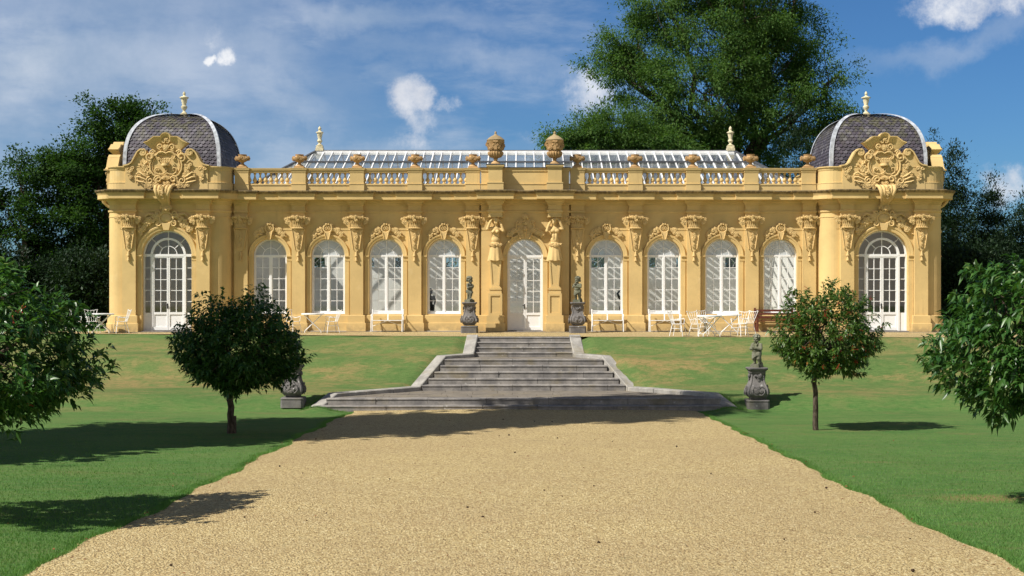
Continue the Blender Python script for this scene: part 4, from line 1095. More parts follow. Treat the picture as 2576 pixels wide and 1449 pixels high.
for sg in (-1, 1):
    # curved end walls of the pavilion parapet
    mb = MB(); c = sg*PC
    path = [(c-2.38,4.1),(c-2.38,-0.10)]+arcpts(c-1.83,-0.15,0.55,PI,1.5*PI)[1:]+[(c+1.83,PF)]+arcpts(c+1.83,-0.15,0.55,1.5*PI,2*PI)[1:]+[(c+2.38,0.30)]
    mb.sweep([(0.0,5.52),(0.045,5.52),(0.045,5.78),(0.055,5.80),(0.055,5.825),(0.0,5.835),(0.0,6.28),(0.02,6.32),(0.03,6.37),(0.075,6.41),(0.075,6.45),(-0.25,6.47),(-0.25,5.52)], path)
    mb.build('parapet', 'stucco', org)
    mb = MB(); mb.box(c-2.2, c+2.2, -0.42, 4.3, 5.58, 5.66); mb.build('flat_roof', 'dark_lead', org)
    # outer chimney-like gable returns
    mb = MB(); xo = c+sg*2.12

# --- slate domes
def dome(c):
    H, HW, z0, yc = 2.22, 1.86, 6.50, 1.90
    n = 2.75
    prof = []
    for i in range(41):
        a = (PI/2)*i/40
        prof.append((HW*math.cos(a)**(2/n), z0+H*math.sin(a)**(2/n)))
    L = [0.0]
    for (r0, za), (r1, zb) in zip(prof, prof[1:]): L.append(L[-1]+math.hypot(r1-r0, zb-za))
    def at(s):
        s = max(0.0, min(L[-1]-1e-6, s))
        for i in range(len(L)-1):
            if s <= L[i+1]:
                t = (s-L[i])/(L[i+1]-L[i]+1e-9); (r0, za), (r1, zb) = prof[i], prof[i+1]
                return r0+(r1-r0)*t, za+(zb-za)*t, (r1-r0)/(L[i+1]-L[i]+1e-9), (zb-za)/(L[i+1]-L[i]+1e-9)
    rd = random.Random(int(c*10)+400)
    body = MB()
    for q in range(4):
        M = Matrix.Translation((c, yc, 0)) @ Matrix.Rotation(q*PI/2, 4, 'Z')
        k = len(prof)
        vs = [(s*max(0.001, r_-0.03), -max(0.001, r_-0.03), z-0.03) for r_, z in prof for s in (-1, 1)]
        body.add(vs, [(2*i, 2*i+1, 2*i+3, 2*i+2) for i in range(k-1)], M)
    d = body.build('dome', 'dark_lead', org, smooth_=20)
    tl = MB(); row = 0.128; wide = 0.185
    nrow = int(L[-1]/row)
    for q in range(4):
        M = Matrix.Translation((c, yc, 0)) @ Matrix.Rotation(q*PI/2, 4, 'Z')
        for j in range(nrow):
            s0 = j*row
            r0, za, dr, dz = at(s0)
            r1, zb, _, _ = at(min(L[-1]-0.01, s0+row*1.55))
            if r1 < 0.16: continue
            lift0, lift1 = 0.040, 0.002
            nx_, nz_ = dz, -dr          # outward normal in the r,z plane
            off = 0.5 if j % 2 else 0.0
            m_ = int(2*r0/wide)+2
            for i in range(-m_//2-1, m_//2+2):
                xc = (i+off)*wide; h = wide*0.485
                if abs(xc) > r0-0.02: continue
                top = min(r1, 9)
                jj = rd.uniform(-0.006, 0.006); lf = lift0+rd.uniform(-0.006, 0.008)
                def P(x, t, lift):
                    rr = r0+(r1-r0)*t+nx_*lift; zz = za+(zb-za)*t+nz_*lift
                    lim = max(0.02, rr); x = max(-lim, min(lim, x))
                    return (x, -rr, zz)
                vs = [P(xc-h,1.0,lift1), P(xc-h,0.30+jj,lf*0.8), P(xc-h*0.6,0.08+jj,lf), P(xc,0.0+jj,lf), P(xc+h*0.6,0.08+jj,lf), P(xc+h,0.30+jj,lf*0.8), P(xc+h,1.0,lift1)]
                tl.add(vs, [(0,1,2,3,4,5,6)], M)
    tl.build('slates', 'slate', d)
    for q in range(4):
        M = Matrix.Translation((c, yc, 0)) @ Matrix.Rotation(q*PI/2, 4, 'Z')
        hp = MB(); vs = []; W_ = 0.145
        pts = [at(L[-1]*i/36) for i in range(37)]
        for r_, z, dr, dz in pts:
            o = 0.062
            rr = r_+dz*o; zz = z-dr*o
            w = min(W_, r_*0.7+0.02)
            vs += [(-rr+w+0.0, -rr, zz), (-rr, -rr, zz+0.012), (-rr, -rr+w, zz)]
        hp.add(vs, [(3*i+a, 3*i+a+1, 3*i+a+4, 3*i+a+3) for i in range(36) for a in (0,1)], M)
        hp.build('lead_hip', 'lead', d, smooth_=50)
    fn = MB(); zt = z0+H
    fn.box(c-0.14, c+0.14, yc-0.14, yc+0.14, zt-0.06, zt+0.10)
    fn.lathe([(0.10,0.10),(0.12,0.13),(0.085,0.17),(0.05,0.20),(0.05,0.24),(0.09,0.29),(0.12,0.34),(0.13,0.40),(0.085,0.44),(0.085,0.50),(0.115,0.62),(0.13,0.72),(0.155,0.735),(0.19,0.75),(0.185,0.775),(0.12,0.80),(0.06,0.83),(0.035,0.86),(0.055,0.89),(0.06,0.93),(0.04,0.98),(0.008,1.02)], (c,yc,zt), 14)
    fn.build('finial', 'finial_stone', d, smooth_=40)
dome(-PC); dome(PC)

# --- glazed roof of the wings
Y0, YR, Y1 = 0.45, 6.3, 9.75; ZE, ZR, ZB = 5.52, 7.72, 5.08; RX, EX = 9.2, 11.30
mb = MB()
mb.quad((-EX,Y0,ZE),(EX,Y0,ZE),(RX,YR,ZR),(-RX,YR,ZR)); mb.quad((EX,Y1,ZB),(-EX,Y1,ZB),(-RX,YR,ZR),(RX,YR,ZR))
mb.quad((-EX,Y1,ZB),(-EX,Y0,ZE),(-RX,YR,ZR)); mb.quad((EX,Y0,ZE),(EX,Y1,ZB),(RX,YR,ZR))
gr = mb.build('glass_roof', 'roof_glass', org)
mb = MB(); rr = random.Random(4)
n = int(2*EX/0.40)
for i in range(n+1):
    x = -EX+2*EX*i/n+rr.uniform(-0.03, 0.03); t = 1.0 if abs(x) <= RX else max(0.0, (EX-abs(x))/(EX-RX))
    if t < 0.04: continue
    w = 0.034 if i % 3 else 0.050
    mb.beam((x,Y0,ZE-0.01),(x,Y0+(YR-Y0)*t,ZE+(ZR-ZE)*t-0.01), w, 0.10)
    mb.beam((x,Y1,ZB-0.03),(x,Y1+(YR-Y1)*t,ZB+(ZR-ZB)*t-0.03), w+0.012, 0.15)
for s in (-1, 1):
    for i in range(1, 22):
        y = Y0+(Y1-Y0)*i/22; front = y < YR
        t = (y-Y0)/(YR-Y0) if front else (Y1-y)/(Y1-YR); z = ZE+(ZB-ZE)*i/22
        mb.beam((s*EX,y,z),(s*(EX+(RX-EX)*t),y,(ZE if front else ZB)+(ZR-(ZE if front else ZB))*t), 0.05, 0.10)
mb.box(-RX,RX,YR-0.14,YR+0.10,ZR-0.14,ZR+0.045)
mb.box(-EX,EX,Y0-0.10,Y0,ZE-0.12,ZE+0.02); mb.box(-EX,EX,Y1,Y1+0.10,ZB-0.12,ZB+0.02)
mb.build('glazing_bars', 'white_paint', gr)
mb = MB()
mb.box(-RX-0.05,RX+0.05,YR-0.07,YR+0.07,ZR+0.045,ZR+0.085)
for sx in (-1, 1):
    for ya, za in ((Y0,ZE),(Y1,ZB)): mb.beam((sx*EX,ya,za+0.05),(sx*RX,YR,ZR+0.06), 0.12, 0.06)
t = 0.70
mb.box(-EX+(EX-RX)*t, EX-(EX-RX)*t, Y0+(YR-Y0)*t-0.05, Y0+(YR-Y0)*t+0.05, ZE+(ZR-ZE)*t+0.02, ZE+(ZR-ZE)*t+0.10)
mb.box(-EX+(EX-RX)*t, EX-(EX-RX)*t, Y1+(YR-Y1)*t-0.05, Y1+(YR-Y1)*t+0.05, ZB+(ZR-ZB)*t-0.09, ZB+(ZR-ZB)*t+0.06)
for y, z in ((3.4,5.9),(6.3,6.0)):
    for k in range(-4, 5): mb.tube([(k*2.28+1.14,Y0+0.2,5.3),(k*2.28+1.14,9.7,5.0)], 0.02, 5) if y < 4 else None
mb.build('roof_flashing', 'dark_lead', gr)
mb = MB(); mb.box(-EX-0.1,EX+0.1,0.30,0.46,5.40,5.46); mb.box(-EX-0.1,EX+0.1,9.7,10.3,4.92,4.98); mb.build('gutter', 'white_paint', gr)
for s in (-1, 1):
    fn = MB()
    fn.box(-0.17,0.17,-0.17,0.17,-0.02,0.10); fn.box(-0.145,0.145,-0.145,0.145,0.10,0.21)
    fn.lathe([(0.10,0.21),(0.13,0.24),(0.06,0.29),(0.05,0.32),(0.09,0.36),(0.12,0.42),(0.085,0.48),(0.08,0.53),(0.11,0.66),(0.13,0.75),(0.17,0.775),(0.165,0.80),(0.07,0.85),(0.05,0.89),(0.075,0.94),(0.06,1.0),(0.01,1.07)], seg=12)
    fn.build('ridge_finial', 'finial_stone', gr, (s*9.05, YR, ZR+0.07), 40)
# stone edging along the foot of the wall
mb = MB()
for s in (-1, 1):
    a, b = (-11.4, -1.75) if s < 0 else (1.75, 11.4)
    mb.box(a, b, -0.42, -0.02, -0.1, 0.034); mb.box(s*PC-2.3, s*PC+2.3, -1.05, -0.72, -0.1, 0.036)
mb.box(-1.74, 1.74, -0.98, -0.24, -0.1, 0.038)
kind(mb.build('stone_edging', 'paving'), 'structure')

# ================================================================ figures: one continuous surface each
def capsule(mb, p, q, r0, r1, seg=10):
    p, q = Vector(p), Vector(q); ax = q-p; L = ax.length
    M = Matrix.Translation(p) @ ax.to_track_quat('Z', 'Y').to_matrix().to_4x4()
    prof = []
    for i in range(5): a = -PI/2+PI/2*i/4; prof.append((max(1e-3, r0*math.cos(a)), r0*math.sin(a)))
    for i in range(1, 5): a = PI/2*i/4; prof.append((max(1e-3, r1*math.cos(a)), L+r1*math.sin(a)))
    prof.insert(5, (r1, L))
    mb.lathe(prof, seg=seg, M=M)
def ell(mb, c, r, rot=(0,0,0)):
    M = Matrix.Translation(c) @ Matrix.Rotation(rot[2],4,'Z') @ Matrix.Rotation(rot[1],4,'Y') @ Matrix.Rotation(rot[0],4,'X') @ Matrix.Diagonal((*r,1))
    mb.ball((0,0,0), 1.0, 14, 10, M)
def chain(mb, pts, rs):
    for (a, b), (r0, r1) in zip(zip(pts, pts[1:]), zip(rs, rs[1:])): capsule(mb, a, b, r0, r1)
def hand(mb, wrist, dirn, palm_n, s=1.0, curl=0.5, thumb=1):
    """palm, four bent fingers of unequal length and a thumb from the side of the palm"""
    w = Vector(wrist); d = Vector(dirn).normalized(); n = Vector(palm_n); n = (n-d*n.dot(d)).normalized(); t = d.cross(n)
    capsule(mb, w, w+d*0.06*s, 0.024*s, 0.026*s)
    capsule(mb, w+d*0.035*s+t*0.018*s, w+d*0.07*s+t*0.022*s, 0.018*s, 0.017*s); capsule(mb, w+d*0.035*s-t*0.018*s, w+d*0.07*s-t*0.022*s, 0.018*s, 0.017*s)
    for i, ln in enumerate((0.060, 0.072, 0.068, 0.052)):
        b = w+d*0.078*s+t*(0.031-0.0205*i)*s
        m = b+(d*math.cos(curl*0.6)+n*math.sin(curl*0.6))*ln*0.5*s; e = m+(d*math.cos(curl*1.5)+n*math.sin(curl*1.5))*ln*0.5*s
        chain(mb, [b, m, e], [0.0105*s, 0.0098*s, 0.008*s])
    b = w+d*0.025*s+t*thumb*0.028*s; m = b+(d*0.7+t*thumb*0.6+n*0.25)*0.035*s; e = m+(d*0.9+t*thumb*0.15+n*0.5)*0.03*s
    chain(mb, [b, m, e], [0.014*s, 0.0115*s, 0.009*s])
def head(mb, c, s, yaw, pitch, hair=1.0, rng=None, long=False):
    """skull, jaw, nose, brow, eyes, lips, ears and curls; looks along -y before it is turned"""
    M = Matrix.Translation(c) @ Matrix.Rotation(yaw,4,'Z') @ Matrix.Rotation(pitch,4,'X') @ Matrix.Diagonal((s,s,s,1))
    def e(p, r): mb.ball((0,0,0), 1.0, 12, 9, M @ Matrix.Translation(p) @ Matrix.Diagonal((*r,1)))
    e((0,0.01,0.025),(0.080,0.098,0.092)); e((0,-0.025,-0.045),(0.062,0.066,0.062)); e((0,-0.062,-0.088),(0.026,0.024,0.022))
    for x in (-1,1):
        e((x*0.040,-0.062,-0.035),(0.028,0.026,0.026)); e((x*0.080,0.012,-0.005),(0.012,0.020,0.028))
        e((x*0.031,-0.083,0.008),(0.015,0.009,0.009)); e((x*0.032,-0.084,0.027),(0.024,0.014,0.008))
    e((0,-0.100,-0.018),(0.015,0.022,0.020)); e((0,-0.090,0.008),(0.010,0.012,0.026))
    e((0,-0.088,-0.052),(0.026,0.011,0.007)); e((0,-0.085,-0.065),(0.022,0.011,0.008))
    if hair:
        for _ in range(46):
            a = rng.uniform(0, 2*PI); b = rng.uniform(0.15, 1.45)
            p = (0.088*math.cos(a)*math.cos(b), 0.018+0.105*math.sin(a)*math.cos(b), 0.035+0.088*math.sin(b))
            if p[1] < -0.045 and p[2] < 0.075: continue
            e(p, (0.026*hair, 0.026*hair, 0.024*hair))
        for _ in range(16):
            a = rng.uniform(0.2*PI, 0.8*PI); e((0.085*math.cos(a), 0.02+0.09*math.sin(a), rng.uniform(-0.06,0.03)-(0.05 if long else 0)), (0.026,0.026,0.028))
def fuse(mb, name, mat, parent, voxel, smooth_it=3, loc=None):
    """melts overlapping solids into one continuous skin"""
    me = bpy.data.meshes.new("tmp"); me.from_pydata(mb.v, [], mb.f)
    o = bpy.data.objects.new("tmp", me); COL.objects.link(o)
    m = o.modifiers.new("r", 'REMESH'); m.mode = 'VOXEL'; m.voxel_size = voxel
    q = o.modifiers.new("s", 'SMOOTH'); q.factor = 0.5; q.iterations = smooth_it
    dg = bpy.context.evaluated_depsgraph_get()
    res = bpy.data.meshes.new_from_object(o.evaluated_get(dg))
    bpy.data.objects.remove(o); bpy.data.meshes.remove(me)
    res.name = name; res.materials.clear(); res.materials.append(MATS[mat])
    res.polygons.foreach_set('use_smooth', [True]*len(res.polygons)); res.update()
    b = bpy.data.objects.new(name, res); COL.objects.link(b)
    if parent is not None: b.parent = parent
    if loc is not None: b.location = loc
    return b

# --- the two carved figures bearing the middle entablature (parts of the building)
def bearer(female, mirror):
    b = MB(); r = random.Random(40 if female else 41)
    m = -1 if mirror else 1
    def X(p): return (m*p[0], p[1], p[2])
    # trunk
    ell(b, (0,0.02,3.98), (0.185,0.125,0.19)); ell(b, (0,0.02,3.78), (0.155,0.11,0.17)); ell(b, (0,0.01,3.60), (0.165,0.12,0.16)); ell(b, (0,0.02,3.45), (0.195,0.135,0.12))
    for s in (-1,1):
        ell(b, (s*0.18,0.02,4.06), (0.085,0.085,0.085))
        if female: ell(b, (s*0.085,-0.105,3.92), (0.072,0.062,0.070)); b.ball((s*0.088,-0.168,3.915), 0.014, 6, 5)
        else: ell(b, (s*0.085,-0.075,3.95), (0.095,0.055,0.075)); ell(b, (s*0.05,-0.09,3.72), (0.05,0.03,0.13))
    capsule(b, (0,0.01,4.08), (m*0.01,-0.03,4.20), 0.062, 0.055)
    head(b, (m*0.02,-0.06,4.315), 1.12, m*0.25, 0.30, 1.0, r, female)
    # raised arms, hands clasped over the head
    chain(b, [X((-0.205,0.0,4.06)), X((-0.315,-0.10,4.02)), X((-0.295,-0.12,4.03))], [0.068,0.056,0.054])
    chain(b, [X((-0.315,-0.11,4.02)), X((-0.20,-0.13,4.30)), X((-0.13,-0.10,4.41))], [0.058,0.050,0.034])
    hand(b, X((-0.13,-0.11,4.41)), X((0.75,-0.1,0.32)), (0,0.5,-0.8), 1.25, 0.9, m)
    chain(b, [X((0.20,0.0,4.05)), X((0.315,-0.10,3.95)), X((0.30,-0.12,3.95))], [0.068,0.056,0.054])
    chain(b, [X((0.31,-0.11,3.95)), X((0.235,-0.10,4.18)), X((0.155,-0.06,4.34))], [0.058,0.048,0.034])
    hand(b, X((0.155,-0.07,4.34)), X((-0.55,-0.2,0.72)), (0,0.6,-0.6), 1.2, 0.8, -m)
    return b
def skirt(mirror):
    m = -1 if mirror else 1; mb = MB(); seg = 44; prof = [(0.185,3.46),(0.205,3.36),(0.235,3.18),(0.265,3.0),(0.290,2.86),(0.297,2.80)]
    vs = []
    for i, (r_, z) in enumerate(prof):
        t = i/(len(prof)-1)
        for k in range(seg):
            a = 2*PI*k/seg
            f = 1+t*(0.085*math.cos(11*a+0.6*math.sin(3*a))+0.04*math.sin(6*a+1))
            vs.append((m*r_*f*math.cos(a), 0.02+r_*0.78*f*math.sin(a), z+0.012*math.sin(5*a)*t))
    fs = [(i*seg+k, i*seg+(k+1) % seg, (i+1)*seg+(k+1) % seg, (i+1)*seg+k) for i in range(len(prof)-1) for k in range(seg)]
    fs += [tuple(range(seg)), tuple(reversed(range((len(prof)-1)*seg, len(prof)*seg)))]
    mb.add(vs, fs)
    return mb
for s, fem in ((-1, True), (1, False)):
    mirr = s > 0
    hp = bpy.data.objects.new('caryatid', None); COL.objects.link(hp); hp.parent = org; hp.location = (s*1.155, CF-0.24, 0)
    hp['label'] = 'carved woman bearing the entablature with raised arms' if fem else 'carved man bearing the entablature with raised arms'
    fuse(bearer(fem, mirr), 'body', 'ornament', hp, 0.013, 2)
    sk = skirt(mirr).build('skirt', 'ornament', hp, smooth_=60)
    g = MB(); r = random.Random(50+s)
    flowers(g, [(0.205*math.cos(a), 0.02+0.17*math.sin(a), 3.43-0.03*abs(math.sin(a))) for a in [PI+PI*i/12 for i in range(13)]], 70, 0.045, 0.032, r)
    g.build('garland', 'ornament', hp, smooth_=50)
    t = MB(); t.ball((0,0.10,4.44), (0.15,0.12,0.10), 10, 7); t.box(-0.10,0.10,-0.0,0.2,4.05,4.50)
    t.build('head_block', 'ornament', hp, smooth_=40)

# --- pedestals
PED = [(0.305,0.0),(0.305,0.20),(0.29,0.205),(0.30,0.225),(0.305,0.26),(0.285,0.285),(0.215,0.31),(0.20,0.325),(0.235,0.36),(0.285,0.41),(0.312,0.47),(0.315,0.53),(0.30,0.59),(0.265,0.66),(0.228,0.74),(0.203,0.83),(0.190,0.92),(0.186,1.0),(0.20,1.035),(0.215,1.055),(0.205,1.075),(0.225,1.10),(0.262,1.14),(0.268,1.175),(0.255,1.19)]
def pedestal(name_label, loc, s=1.0, rz=0.0):
    p = thing('pedestal', name_label, 'pedestal', loc, rz, 'bulbous stone pedestals of the steps')
    b = MB(); b.lathe([(r_*s*1.06 if z < 0.3 or z > 1.03 else r_*s, z*s) for r_, z in PED if z <= 0.285], seg=32, sup=14); b.build('base', 'pedestal_stone', p, smooth_=35)
    b = MB(); b.lathe([(r_*s, z*s) for r_, z in PED if 0.31 <= z <= 1.0], seg=36, sup=4.2)
    for sx in (-1, 1):
        for sy in (-1, 1):                    # raised ribs down the corners
            b.tube([(sx*r_*s*0.835, sy*r_*s*0.835, z*s) for r_, z in PED if 0.33 <= z <= 1.0], 0.034*s, 6)
    b.build('shaft', 'pedestal_stone', p, smooth_=45)
    b = MB(); b.lathe([(r_*s*1.06, z*s) for r_, z in PED if z >= 1.0], seg=32, sup=14); b.build('cap', 'pedestal_stone', p, smooth_=35)
    r = random.Random(int(loc[0]*50)+900)
    for q in (0, 1, 3):
        M = Matrix.Rotation(q*PI/2, 4, 'Z') @ Matrix.Scale(s, 4); k, k1 = MB(), MB()
        flowers(k, [(-0.11,-0.305,0.47),(0,-0.315,0.52),(0.11,-0.305,0.47)], 16, 0.06, 0.032, r)
        for sx in (-1, 1):
            k.tube([(sx*0.16,-0.305,0.60),(sx*0.17,-0.325,0.50),(sx*0.10,-0.325,0.42),(sx*0.03,-0.315,0.42)], 0.018, 5)
            k.tube(spiral(sx*0.10, 0.62, 0.05, 0.015, 0, sx*1.2, -0.285, 12), 0.014, 4)
        flowers(k, [(0,-0.30,0.60),(0,-0.285,0.66)], 6, 0.03, 0.026, r)
        flowers(k1, [(-0.09,-0.20,0.98),(0,-0.215,0.94),(0.09,-0.20,0.98)], 14, 0.03, 0.030, r)
        flowers(k1, [(0,-0.21,0.90),(0,-0.215,0.82)], 5, 0.025, 0.022, r)
        for kk, nm in ((k, 'relief'), (k1, 'festoon')):
            o = MB(); o.add(kk.v, kk.f, M); o.build(nm, 'pedestal_stone', p, smooth_=50)
    return p
UPY, LOY = -1.55, -11.85
pedestal('grey bulbous pedestal left of the middle door at the head of the steps', (-2.12, UPY, 0.0))
pedestal('grey bulbous pedestal right of the middle door at the head of the steps', (2.00, UPY, 0.0))
ZL, ZR_ = -1.88, -1.95
pedestal('grey bulbous pedestal half behind the dark standard tree at the foot of the steps', (-7.03, LOY, ZL), 1.07)
pedestal('grey bulbous pedestal on the lawn right of the lowest step', (7.03, LOY, ZR_), 1.07)
mb = MB()
for sx in (-2.12, 2.0): mb.box(sx-0.42, sx+0.42, UPY-0.42, UPY+0.42, -0.5, 0.012)
kind(mb.build('pedestal_footing', 'paving'), 'structure')

# --- statues: chubby boys on the pedestals
def boy(pose, seed):
    """returns body, cloth, base builders; height about 0.95, looks along -y"""
    r = random.Random(seed); b, c, s = MB(), MB(), MB()
    s.box(-0.15,0.15,-0.13,0.13,0.0,0.075); s.box(-0.135,0.135,-0.12,0.12,0.075,0.10)
    lift = pose == 'bent'
    hip = 0.42
    L_h, R_h = (-0.062,0,hip), (0.062,0,hip)
    if lift: lk, lf = (-0.070,-0.13,0.345), (-0.065,-0.085,0.145)
    else: lk, lf = (-0.068,-0.035,0.275), (-0.066,0.01,0.125)
    rk, rf = (0.072,-0.01,0.275), (0.068,0.025,0.125)
    for h, k, f in ((L_h,lk,lf),(R_h,rk,rf)):
        chain(b, [h, k, f], [0.085,0.060,0.036])
        ell(b, ((k[0]*0.55+f[0]*0.45), (k[1]*0.55+f[1]*0.45)+0.018, (k[2]*0.6+f[2]*0.4)), (0.048,0.05,0.075))
        capsule(b, (f[0],f[1]+0.015,f[2]-0.01), (f[0]*1.15,f[1]-0.085,f[2]-0.022), 0.034, 0.025)
        for q in range(5): b.ball((f[0]*1.15+(q-2)*0.012, f[1]-0.105+abs(q-1)*0.004, f[2]-0.026), 0.010, 6, 5)
    if lift: s.box(-0.12,-0.01,-0.16,0.0,0.10,0.125)
    ell(b, (0,0.005,0.43), (0.125,0.105,0.095)); ell(b, (0,-0.015,0.515), (0.118,0.108,0.10)); ell(b, (0,0.0,0.625), (0.120,0.092,0.105))
    for q in (-1,1): ell(b, (q*0.108,0.0,0.672), (0.055,0.052,0.050)); ell(b, (q*0.05,0.075,0.41), (0.065,0.055,0.065))
    capsule(b, (0,0,0.69), (0,-0.01,0.755), 0.045, 0.042)
    yaw = {'bent':0.35,'chin':-0.35,'fold':0.25,'wrap':0.2}[pose]
    head(b, (0,-0.015,0.842), 1.08, yaw, 0.18, 1.05, r)
    if pose in ('bent',):
        chain(b, [(-0.125,0,0.67),(-0.155,-0.03,0.555),(-0.03,-0.135,0.585)], [0.047,0.040,0.028]); hand(b, (-0.03,-0.135,0.585), (0.8,-0.25,0.45), (0,1,0), 0.62, 0.8, -1)
        chain(b, [(0.125,0,0.67),(0.160,-0.03,0.56),(0.045,-0.150,0.625)], [0.047,0.040,0.028]); hand(b, (0.045,-0.150,0.625), (-0.6,-0.2,0.75), (0,1,0), 0.62, 0.8, 1)
        ell(b, (0,0.03,0.95), (0.085,0.09,0.030), (0.3,0.2,0)); ell(b, (0.05,-0.02,0.965), (0.06,0.03,0.03), (0,-0.5,0.3))
    elif pose == 'chin':
        chain(b, [(-0.125,0,0.67),(-0.150,-0.06,0.575),(-0.055,-0.115,0.715)], [0.047,0.040,0.028]); hand(b, (-0.055,-0.115,0.715), (0.45,-0.2,0.85), (0,1,0.2), 0.60, 0.9, -1)
        chain(b, [(0.125,0,0.67),(0.150,-0.05,0.565),(-0.015,-0.130,0.60)], [0.047,0.040,0.028]); hand(b, (-0.015,-0.130,0.60), (-0.9,-0.1,0.3), (0,1,0), 0.60, 0.6, 1)
    else:
        chain(b, [(-0.125,0,0.67),(-0.165,-0.045,0.545),(0.02,-0.140,0.565)], [0.050,0.043,0.030]); hand(b, (0.02,-0.140,0.565), (0.95,0.15,0.15), (0,1,0), 0.62, 0.7, -1)
        chain(b, [(0.125,0,0.67),(0.165,-0.045,0.550),(-0.02,-0.160,0.600)], [0.050,0.043,0.030]); hand(b, (-0.02,-0.160,0.600), (-0.95,0.15,0.1), (0,1,0), 0.62, 0.7, 1)
    # cloth: twisted drape at the hips, or a jacket
    for i in range(26):
        a = 2*PI*i/26; z = 0.405+0.05*math.sin(a+0.7)+0.02*math.sin(3*a)
        capsule(c, (0.130*math.cos(a),0.115*math.sin(a)+0.0,z), (0.135*math.cos(a+0.25),0.120*math.sin(a+0.25),z-0.05-0.025*math.sin(2*a)), 0.022, 0.020)
    if pose == 'fold':
        ell(c, (0,0.02,0.60), (0.135,0.105,0.13)); ell(c, (0,0.03,0.47), (0.138,0.118,0.09))
        chain(c, [(-0.128,0.0,0.67),(-0.168,-0.045,0.548),(-0.07,-0.105,0.555)], [0.060,0.054,0.046]); chain(c, [(0.128,0.0,0.67),(0.168,-0.045,0.55),(0.06,-0.125,0.58)], [0.060,0.054,0.046])
        for q in (-1,1): chain(c, [(q*0.075,-0.04,0.735),(q*0.055,-0.098,0.66),(q*0.02,-0.115,0.60)], [0.022,0.02,0.016])
        for q, h, k in ((-1,L_h,lk),(1,R_h,rk)): chain(c, [h, k], [0.100,0.076])
    else:
        capsule(c, (0.10,-0.03,0.42), (0.13,0.03,0.25), 0.035, 0.022); capsule(c, (-0.11,0.0,0.42), (-0.02,-0.12,0.37), 0.028, 0.03)
    if pose == 'wrap':
        for q in (-1,1): chain(c, [(q*0.13,0.02,0.68),(q*0.17,-0.05,0.57),(q*0.05,-0.14,0.60)], [0.058,0.055,0.05])
    # tree stump that carries the weight of the stone
    st = MB(); capsule(st, (0.05,0.10,0.08), (0.045,0.085,0.37), 0.055, 0.045); ell(st, (0.07,0.11,0.11), (0.07,0.06,0.05))
    return b, c, s, st
def statue(pose, seed, label, loc, rz, sc=1.0):
    t = thing('boy_statue', label, 'statue', loc, rz, 'stone boys on the step pedestals'); t.scale = (sc,)*3
    b, c, s, st = boy(pose, seed)
    fuse(b, 'body', 'statue_stone', t, 0.0085, 2); fuse(c, 'clothing', 'statue_stone', t, 0.011, 2)
    fuse(st, 'stump', 'statue_stone', t, 0.012, 2); s.build('base', 'statue_stone', t)
    return t
statue('bent', 61, 'mossy stone boy in a cap with one knee raised, arms to his chest', (-2.12, UPY, 1.19), 0.95)
statue('chin', 62, 'mossy stone boy standing with a hand at his chin, hips draped', (2.00, UPY, 1.19), -0.45)
statue('wrap', 63, 'mossy stone boy with folded arms half hidden by the dark standard tree', (-7.03, LOY, ZL+1.273), 0.10, 1.02)
statue('fold', 64, 'stone boy in jacket and breeches with arms folded, looking left', (7.03, LOY, ZR_+1.273), -0.75, 1.02)

# --- dark bronze figures standing inside
def bronze(label, loc, rz):
    t = thing('bronze_figure', label, 'statue', loc, rz, 'dark bronze figures inside the orangery')
    b = MB(); r = random.Random(77)
    for s, k in ((-1,-0.04),(1,0.02)): chain(b, [(s*0.08,0,0.62),(s*0.09,k,0.36),(s*0.085,0.03,0.07)], [0.092,0.062,0.042]); capsule(b, (s*0.085,0.03,0.04), (s*0.10,-0.10,0.025), 0.04, 0.028)
    ell(b, (0,0,0.66), (0.15,0.11,0.11)); ell(b, (0,0,0.80), (0.125,0.095,0.14)); ell(b, (0,0,0.95), (0.155,0.10,0.13))
    capsule(b, (0,0,1.04), (0,-0.01,1.12), 0.05, 0.045); head(b, (0.02,-0.02,1.22), 1.0, 0.5, 0.2, 1.0, r)
    chain(b, [(-0.16,0,1.02),(-0.235,-0.04,1.20),(-0.11,-0.05,1.36)], [0.055,0.044,0.03]); hand(b, (-0.11,-0.05,1.36), (0.9,0,0.1), (0,0,-1), 0.8, 0.7, 1)
    chain(b, [(0.16,0,1.02),(0.22,-0.02,0.84),(0.15,-0.10,0.68)], [0.055,0.044,0.03]); hand(b, (0.15,-0.10,0.68), (-0.2,-0.3,-0.9), (0,1,0), 0.8, 0.5, 1)
    fuse(b, 'body', 'bronze', t, 0.012, 2)
    c = MB(); ell(c, (0,0,0.60), (0.165,0.13,0.07)); capsule(c, (0.15,0,0.62), (0.17,0.02,0.25), 0.05, 0.03); fuse(c, 'drapery', 'bronze', t, 0.014, 2)
    p = MB(); p.lathe([(0.25,-0.30),(0.25,-0.05),(0.22,-0.03),(0.22,0.0)], seg=24); p.build('base', 'bronze', t, smooth_=35)
bronze('dark bronze figure with one arm raised behind the window left of the middle door', (-3.86, 1.6, 0.36), 0.3)
bronze('dark bronze figure partly hidden at the edge of the window right of the middle door', (4.02, 2.2, 0.30), -0.4)
# framed picture seen through the left pavilion door
pf = thing('framed_picture', 'tall black framed picture on the wall inside the left pavilion', 'picture', (-13.62, 3.95, 1.0))
mb = MB(); mb.box(-0.20,-0.17,-0.05,0.04,0,1.55); mb.box(0.17,0.20,-0.05,0.04,0,1.55); mb.box(-0.17,0.17,-0.05,0.04,0,0.03); mb.box(-0.17,0.17,-0.05,0.04,1.52,1.55); mb.build('frame', 'black_iron', pf)
mb = MB(); mb.box(-0.17,0.17,-0.03,0.03,0.03,1.52); mb.build('image', 'picture', pf)

